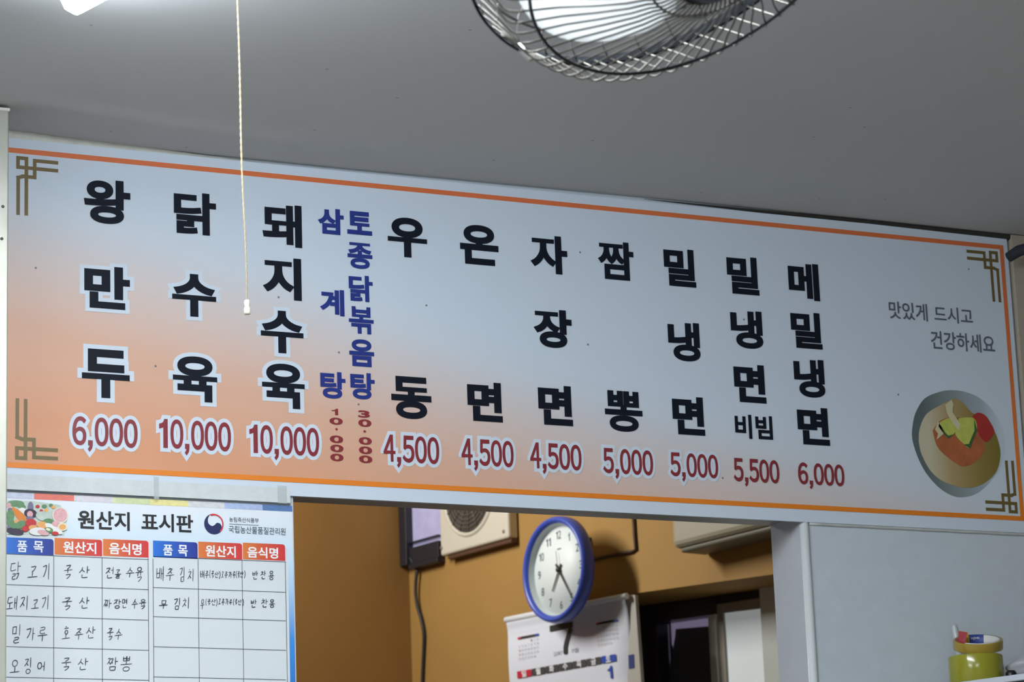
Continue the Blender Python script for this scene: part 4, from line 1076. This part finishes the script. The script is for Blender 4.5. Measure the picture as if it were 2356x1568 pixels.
# ventilator box
AO = .032
f_l, f_r = on_k(1012, 1230, AO)[0], on_k(1170, 1230, AO)[0]
zv = (on_k(1012, 1277, AO)[1] + on_k(1168, 1239, AO)[1]) / 2
vc = on_k(1078, 1136, AO); vr = on_k(1078, 1136, AO)[1] - on_k(1078, 1224, AO)[1]
vent = thing('ventilator_unit', tuple(kp((f_l + f_r) / 2, 0, zv)), 'white boxy ventilator with round dark mesh beside the kitchen window', 'ventilator')
VH_ = .52
mb = MB(); mb.kbox(f_l, f_r, .002, AO, zv, zv + VH_); obj('casing', mb, mat('ventilator_white', (206, 200, 184), .45, noise=.05, scale=10), vent, bevel=.006)
mb = MB(); vo = kp(vc[0], AO, vc[1])
mb.lathe(vo, K_N, K_E, [(vr * 1.0, .0005), (vr * 1.03, .005), (vr * 1.09, .005), (vr * 1.12, .0005)], 64); obj('grille_ring', mb, mat('ventilator_white', (206, 200, 184)), vent)
mb = MB(); mb.lathe(vo, K_N, K_E, [(0, .002), (vr, .002)], 64); obj('grille_recess', mb, mat('vent_dark', (66, 60, 54), .8, noise=.6, scale=45), vent)
mb = MB()
for k in range(1, 9):
    mb.tube([vo + (K_E * math.cos(t) + Vector((0, 0, 1)) * math.sin(t)) * vr * k / 9 + K_N * .004 for t in [2 * math.pi * j / 40 for j in range(40)]], .0012, 5, closed=True)
for k in range(16):
    t = math.pi * 2 * k / 16; mb.tube([vo + (K_E * math.cos(t) + Vector((0, 0, 1)) * math.sin(t)) * vr * .12 + K_N * .005, vo + (K_E * math.cos(t) + Vector((0, 0, 1)) * math.sin(t)) * vr + K_N * .004], .0012, 5)
obj('mesh_grille', mb, mat('vent_mesh', (104, 98, 88), .5, noise=.5, scale=40), vent)
mb = MB()
for (px, py) in ((1016, 1260), (1159, 1222)):
    s, z = on_k(px, py, AO); 
    m2 = MB(); m2.lathe(kp(s, AO, z), K_N, K_E, [(0, .003), (.004, .0025), (.005, 0)], 16); obj('screw', m2, mat('vent_screw', (130, 124, 110), .5), vent)
mb = MB(); mb.kbox(f_l + .02, f_r, .002, AO - .008, zv - .010, zv - .0005); obj('under_shadow', mb, mat('vent_shadow', (84, 54, 36), .6), vent)  # dark strip stands for the casing's shadow on the wall

# beige box high on the wall, right
BO = .09
b_l = on_k(1543, 1225, BO)[0]; zbx = (on_k(1560, 1253, BO)[1] + on_k(1765, 1214, BO)[1]) / 2
mb = MB()
unit = thing('wall_heater_unit', tuple(kp(b_l + .4, 0, zbx)), 'beige rounded wall unit cut off by the hatch top, right of the clock', 'wall unit')
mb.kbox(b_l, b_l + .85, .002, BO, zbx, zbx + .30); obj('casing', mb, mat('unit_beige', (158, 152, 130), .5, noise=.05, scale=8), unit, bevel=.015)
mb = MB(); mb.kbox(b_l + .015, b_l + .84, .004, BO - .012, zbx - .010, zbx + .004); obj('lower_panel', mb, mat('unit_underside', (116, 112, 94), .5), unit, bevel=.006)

# thin surface cable run near the clock
pts = [on_k(1457, 1180, .004), on_k(1460, 1230, .004), on_k(1463, 1263, .004), on_k(1455, 1268, .004), on_k(1420, 1274, .004), on_k(1360, 1287, .004), on_k(1300, 1300, .004)]
mb = MB(); mb.tube([kp(s, .004, z) for s, z in pts], .0045, 8)
tag(obj('wall_cable', mb, mat('brown_cable', (70, 46, 26), .6), loc=tuple(kp(pts[2][0], .004, pts[2][1]))), 'thin dark cable stapled to the ochre wall right of the clock', 'cable')
# black cable hanging in the corner
cp = [(938, 1282), (942, 1296), (947, 1312), (945, 1335), (944, 1365), (947, 1395), (954, 1425), (958, 1455), (957, 1490), (955, 1530), (954, 1575), (953, 1640), (952, 1900), (955, 2300)]
pts = [on_k(a, b, .03) for a, b in cp]
P = smooth(pts, 5)
mb = MB(); mb.tube([kp(s, .024 - .014 * min(1, k / 8) + .004 * math.sin(k * .11), z) for k, (s, z) in enumerate(P)], .0042, 8)
tag(obj('hanging_cable', mb, mat('black_cable', (30, 34, 40), .5), loc=tuple(kp(pts[0][0], .03, pts[0][1]))), 'black cable hanging down the ochre kitchen corner below the window', 'cable')

# ------------------------------------------------------------------ clock
CN = (K_N * 1.0 + K_E * -.03).normalized(); CE_ = Vector((0, 0, 1)).cross(CN).normalized()
if CE_.dot(K_E) < 0: CE_ = -CE_
cc = at_depth(1274, 1309, 6.917)
CRAD = (at_depth(1284, 1185, 6.95) - at_depth(1284, 1431, 6.95)).length / 2
clock = thing('wall_clock', tuple(cc), 'round blue rimmed wall clock hanging above the calendar in the kitchen', 'clock')
def cl(r, deg, h):     # deg clockwise from twelve
    t = math.radians(deg); return cc + CE_ * r * math.sin(t) + Vector((0, 0, 1)) * r * math.cos(t) + CN * h
RIMB = mat('blue_clock_plastic', (62, 84, 180), .35)
mb = MB(); mb.lathe(cc, CN, CE_, [(CRAD * .80, -.030), (CRAD * .955, -.030), (CRAD * .99, -.026), (CRAD, -.015), (CRAD * .99, -.003), (CRAD * .965, .004), (CRAD * .925, .006), (CRAD * .885, .002), (CRAD * .86, -.004)], 96)
obj('rim', mb, RIMB, clock)
mb = MB(); mb.lathe(cc, CN, CE_, [(CRAD * .86, -.004), (CRAD * .825, -.017), (CRAD * .82, -.018)], 96); obj('bezel', mb, mat('clock_bezel', (196, 206, 206), .4), clock)
mb = MB(); mb.lathe(cc, CN, CE_, [(0, -.018), (CRAD * .826, -.018), (CRAD * .826, -.026), (0, -.026)], 96); obj('dial', mb, mat('clock_dial', (222, 230, 228), .5), clock)
CINK = mat('clock_ink', (84, 92, 96), .5)
for h in range(1, 13):
    r = CRAD * .66; t = math.radians(30 * h); x, z = r * math.sin(t), r * math.cos(t)
    w = CRAD * (.085 if h < 10 and h != 1 else (.05 if h == 1 else .15)); hh = CRAD * .155
    mb = MB(); pf = lambda a, b: cc + CE_ * a + Vector((0, 0, 1)) * b + CN * -.0175; bx = (x - w / 2, x + w / 2, z - hh / 2, z + hh / 2)
    if h == 1: put_one(mb, bx, pf)
    else: put(mb, str(h), bx, .012, pf)
    obj('numeral', mb, CINK, clock)
mb = MB()
mb.poly([cc + CE_ * a_ + Vector((0, 0, CRAD * b_)) + CN * -.0174 for a_, b_ in ((-.008, .385), (.008, .385), (.008, .405), (-.008, .405))]); obj('dial_mark', mb, CINK, clock)
HAND = mat('clock_hand', (44, 42, 42), .4)
def hand(name, deg, ln, w, tail, h):
    t = math.radians(deg); d = CE_ * math.sin(t) + Vector((0, 0, 1)) * math.cos(t); sd = d.cross(CN).normalized(); o = cc + CN * h; m = MB()
    c = [o - d * tail - sd * w * .8, o + d * ln - sd * w * .45, o + d * ln + sd * w * .45, o - d * tail + sd * w * .8]
    m.hexa(c + [v + CN * .0008 for v in c]); obj(name, m, HAND, clock)
hand('hour_hand', 213, CRAD * .44, .0036, CRAD * .12, -.0150)
hand('minute_hand', 146, CRAD * .74, .0030, CRAD * .14, -.0135)
hand('second_hand', 354, CRAD * .36, .0009, CRAD * .05, -.0120)
mb = MB(); mb.lathe(cc + CN * -.0175, CN, CE_, [(.006, 0), (.006, .008), (.004, .0095), (0, .0095)], 20); obj('centre_pin', mb, HAND, clock)
mb = MB(); mb.tube([cl(CRAD * .62, 0, -.0255), cl(CRAD * .64, 0, -.0255) - K_N * ((cc - K_O).dot(K_N) - .0255)], .004, 8); obj('wall_hook', mb, HAND, clock)

# ------------------------------------------------------------------ calendar
CO = .020
_sa, _za = on_k(1449, 1378, .024)
C_O = kp(_sa, .004, 0)                                  # it hangs a little askew: the right edge near the wall, the left edge out
CH_ = math.radians(64.602 + 43.0)
C_E = Vector((-math.cos(CH_), -math.sin(CH_), 0)); C_N = Vector((-math.sin(CH_), math.cos(CH_), 0))
if C_N.dot(K_N) < 0: C_N = -C_N
def cp_(s, o, z):
    v = C_O + C_E * s + C_N * o
    return Vector((v.x, v.y, z))
def ck(px, py, o=CO):
    q = ray(px, py); t = ((C_O + C_N * o) - EYE).dot(C_N) / q.dot(C_N); p = EYE + q * t
    return (p - C_O).dot(C_E), p.z
cs0, cs1 = ck(1172, 1500)[0], ck(1447, 1500)[0]
cz_t = (ck(1175, 1421)[1] + ck(1449, 1378)[1]) / 2
cal = thing('wall_calendar', tuple(cp_((cs0 + cs1) / 2, 0, cz_t - .7)), 'white monthly wall calendar hanging partly behind the blue clock', 'calendar')
CPAP = mat('calendar_paper', (222, 226, 236), .55)
def cal_off(s, z):
    u = (s - cs0) / (cs1 - cs0); v = (cz_t - z)
    return CO - .020 * max(0, 1 - v / .03) * .3 + .004 * math.sin(min(1, v / .18) * math.pi) - .016 * max(0, (u - .86) / .14) ** 2 * min(1, v / .1) + .012 * math.exp(-(v / .02) ** 2)
mb = MB(); NU, NV = 48, 90; zl = cz_t - .68
vs = []; 
for j in range(NV + 1):
    z = cz_t - (cz_t - zl) * (j / NV) ** 1.6
    for i in range(NU + 1):
        s = cs0 + (cs1 - cs0) * i / NU; vs.append(cp_(s, cal_off(s, z), z))
N_ = NU + 1
fs = [(j * N_ + i, j * N_ + i + 1, (j + 1) * N_ + i + 1, (j + 1) * N_ + i) for j in range(NV) for i in range(NU)]
bk = [v - C_N * .0012 for v in vs]; T = len(vs)
mb.mesh(vs + bk, fs + [tuple(T + x for x in f[::-1]) for f in fs] + [(j * N_ + NU, T + j * N_ + NU, T + (j + 1) * N_ + NU, (j + 1) * N_ + NU) for j in range(NV)], 0, True)
obj('front_sheet', mb, CPAP, cal)
rzr = (ck(1300, 1393)[1] - ck(1300, 1408)[1]) / 2
mb = MB(); mb.tube([cp_(cs0 - .004, CO + .004, cz_t + rzr * .3), cp_(cs1 + .006, CO + .004, cz_t + rzr * .3)], rzr * .95, 20); obj('top_bar', mb, mat('calendar_bar', (228, 232, 238), .4), cal)
sb1 = ck(1481, 1540, .004)[0]; sb0 = ck(1463, 1385, .004)[0]
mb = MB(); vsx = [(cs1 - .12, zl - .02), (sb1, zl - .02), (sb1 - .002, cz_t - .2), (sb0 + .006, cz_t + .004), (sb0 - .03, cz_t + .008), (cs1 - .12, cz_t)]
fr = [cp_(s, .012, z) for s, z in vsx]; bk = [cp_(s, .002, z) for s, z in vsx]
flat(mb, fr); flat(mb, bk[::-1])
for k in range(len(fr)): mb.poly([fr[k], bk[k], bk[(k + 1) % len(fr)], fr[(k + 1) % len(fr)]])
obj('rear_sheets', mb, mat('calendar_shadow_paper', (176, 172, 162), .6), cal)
cpl = lambda s, z: cp_(s, cal_off(s, z) + .0022, z)
CBK, CRD, CBL, CGR = mat('calendar_black', (34, 36, 40), .5), mat('calendar_red', (196, 34, 60), .5), mat('calendar_blue', (38, 74, 176), .5), mat('calendar_grey', (150, 152, 160), .5)
def kbox2(x0, y0, x1, y1):
    cx, cy = (x0 + x1) / 2, (y0 + y1) / 2
    a, b = ck(x0, cy), ck(x1, cy); sl = 0.0
    t, u = ck(cx, y0), ck(cx, y1)
    return (a[0], b[0], u[1], t[1])
# big month numeral, its upper half behind the clock
q = kbox2(1255, 1424, 1330, 1505)
mb = MB(); 
def bar2(pts, w): strokes_ribbon(mb, pts, w, cpl)
sx0, sx1 = ck(1268, 1440)[0], ck(1321, 1438)[0]; z7 = ck(1300, 1437)[1] + .004; z7b = ck(1306, 1504)[1]
mb.poly([cpl(sx0, z7 - .014), cpl(sx1, z7 - .014), cpl(sx1, z7), cpl(sx0, z7)])
sA, sB = ck(1318, 1450)[0], ck(1305, 1500)[0]
bar2(smooth([(sx1 - .006, z7 - .0145), ((sA + sB) / 2 + .003, (z7 + z7b) / 2 + .01), (sB + .002, z7b + .02), (sB, z7b)], 5), .0135)
obj('month_numeral', mb, CBK, cal)
mb = MB(); put(mb, '2017', kbox2(1277, 1498, 1297, 1506), .01, cpl); obj('year_print', mb, CGR, cal); mb = MB(); put(mb, '7월', kbox2(1318, 1490, 1334, 1500), .01, cpl); obj('month_print', mb, CGR, cal)
# weekday bar
xs = [1192.5, 1226.5, 1258, 1289, 1321, 1353, 1388, 1421.5]
zw_t = (ck(1209, 1540)[1] + ck(1405, 1508)[1]) / 2; zw_b = (ck(1209, 1556)[1] + ck(1405, 1524)[1]) / 2
ss = [ck(x, 1532)[0] for x in xs]
days = '일월화수목금토'
for i in range(7):
    mb = MB(); a, b = ss[i], ss[i + 1] - .0016
    for j in range(4):
        u0, u1 = a + (b - a) * j / 4, a + (b - a) * (j + 1) / 4
        mb.poly([cpl(u0, zw_b), cpl(u1, zw_b), cpl(u1, zw_t), cpl(u0, zw_t)])
    wd = obj('weekday_box', mb, CRD if i == 0 else (CBL if i == 6 else mat('calendar_charcoal', (66, 66, 68), .5)), cal)
    m = (a + b) / 2; zm = (zw_t + zw_b) / 2; mb = MB()
    put(mb, days[i], (m - .008, m + .008, zm - .008, zm + .008), .03, lambda s, z: cp_(s, cal_off(s, z) + .0030, z)); obj('weekday', mb, mat('white_print', (236, 238, 240)), wd)
mb = MB(); put_one(mb, kbox2(1400, 1531, 1411, 1560), cpl); obj('date_numeral', mb, CBL, cal)
# small months left and right of the numeral
def mini(x0, y0, x1, y1, start, days_n, slope):
    a, b = ck(x0, y0)[0], ck(x1, y0)[0]; t, u = ck((x0 + x1) / 2, y0)[1], ck((x0 + x1) / 2, y1)[1]
    w = (b - a) / 7; h = (t - u) / 6.6
    for i, m in ((0, CRD), (1, CBK), (2, CBL)):
        mb = MB(); s0, s1 = (a, a + w) if i == 0 else ((a + w, b - w) if i == 1 else (b - w, b))
        mb.poly([cpl(s0, t - h * .55), cpl(s1, t - h * .55), cpl(s1, t), cpl(s0, t)]); obj('mini_month_bar', mb, m, cal)
    mb = MB(); mr = MB()
    for d in range(1, days_n + 1):
        k = start + d - 1; c, r = k % 7, k // 7
        z = t - h * 1.0 - h * r * 1.05; s = a + w * (c + .5)
        put(mr if c == 0 else mb, str(d), (s - w * (.3 if d > 9 else .14), s + w * (.3 if d > 9 else .14), z - h * .62, z - h * .05), .0, cpl)
    obj('mini_month_dates', mb, CGR, cal)
    if mr.v: obj('mini_month_sundays', mr, mat('calendar_pink', (206, 130, 140), .5), cal)
mini(1194, 1461, 1243, 1521, 4, 30, 0)
mini(1375, 1428, 1423, 1490, 2, 31, 0)
mb = MB(); zz0, zz1 = ck(1452, 1505, .013)[1], ck(1452, 1537, .013)[1]; q0_, q1_ = ck(1446, 1520, .013)[0], ck(1459, 1520, .013)[0]; mb.hexa([cp_(q0_, .013, zz1), cp_(q1_, .013, zz1), cp_(q1_, .0121, zz1), cp_(q0_, .0121, zz1), cp_(q0_, .013, zz0), cp_(q1_, .013, zz0), cp_(q1_, .0121, zz0), cp_(q0_, .0121, zz0)]); obj('rear_blue_box', mb, mat('calendar_navy', (28, 48, 110), .5), cal)
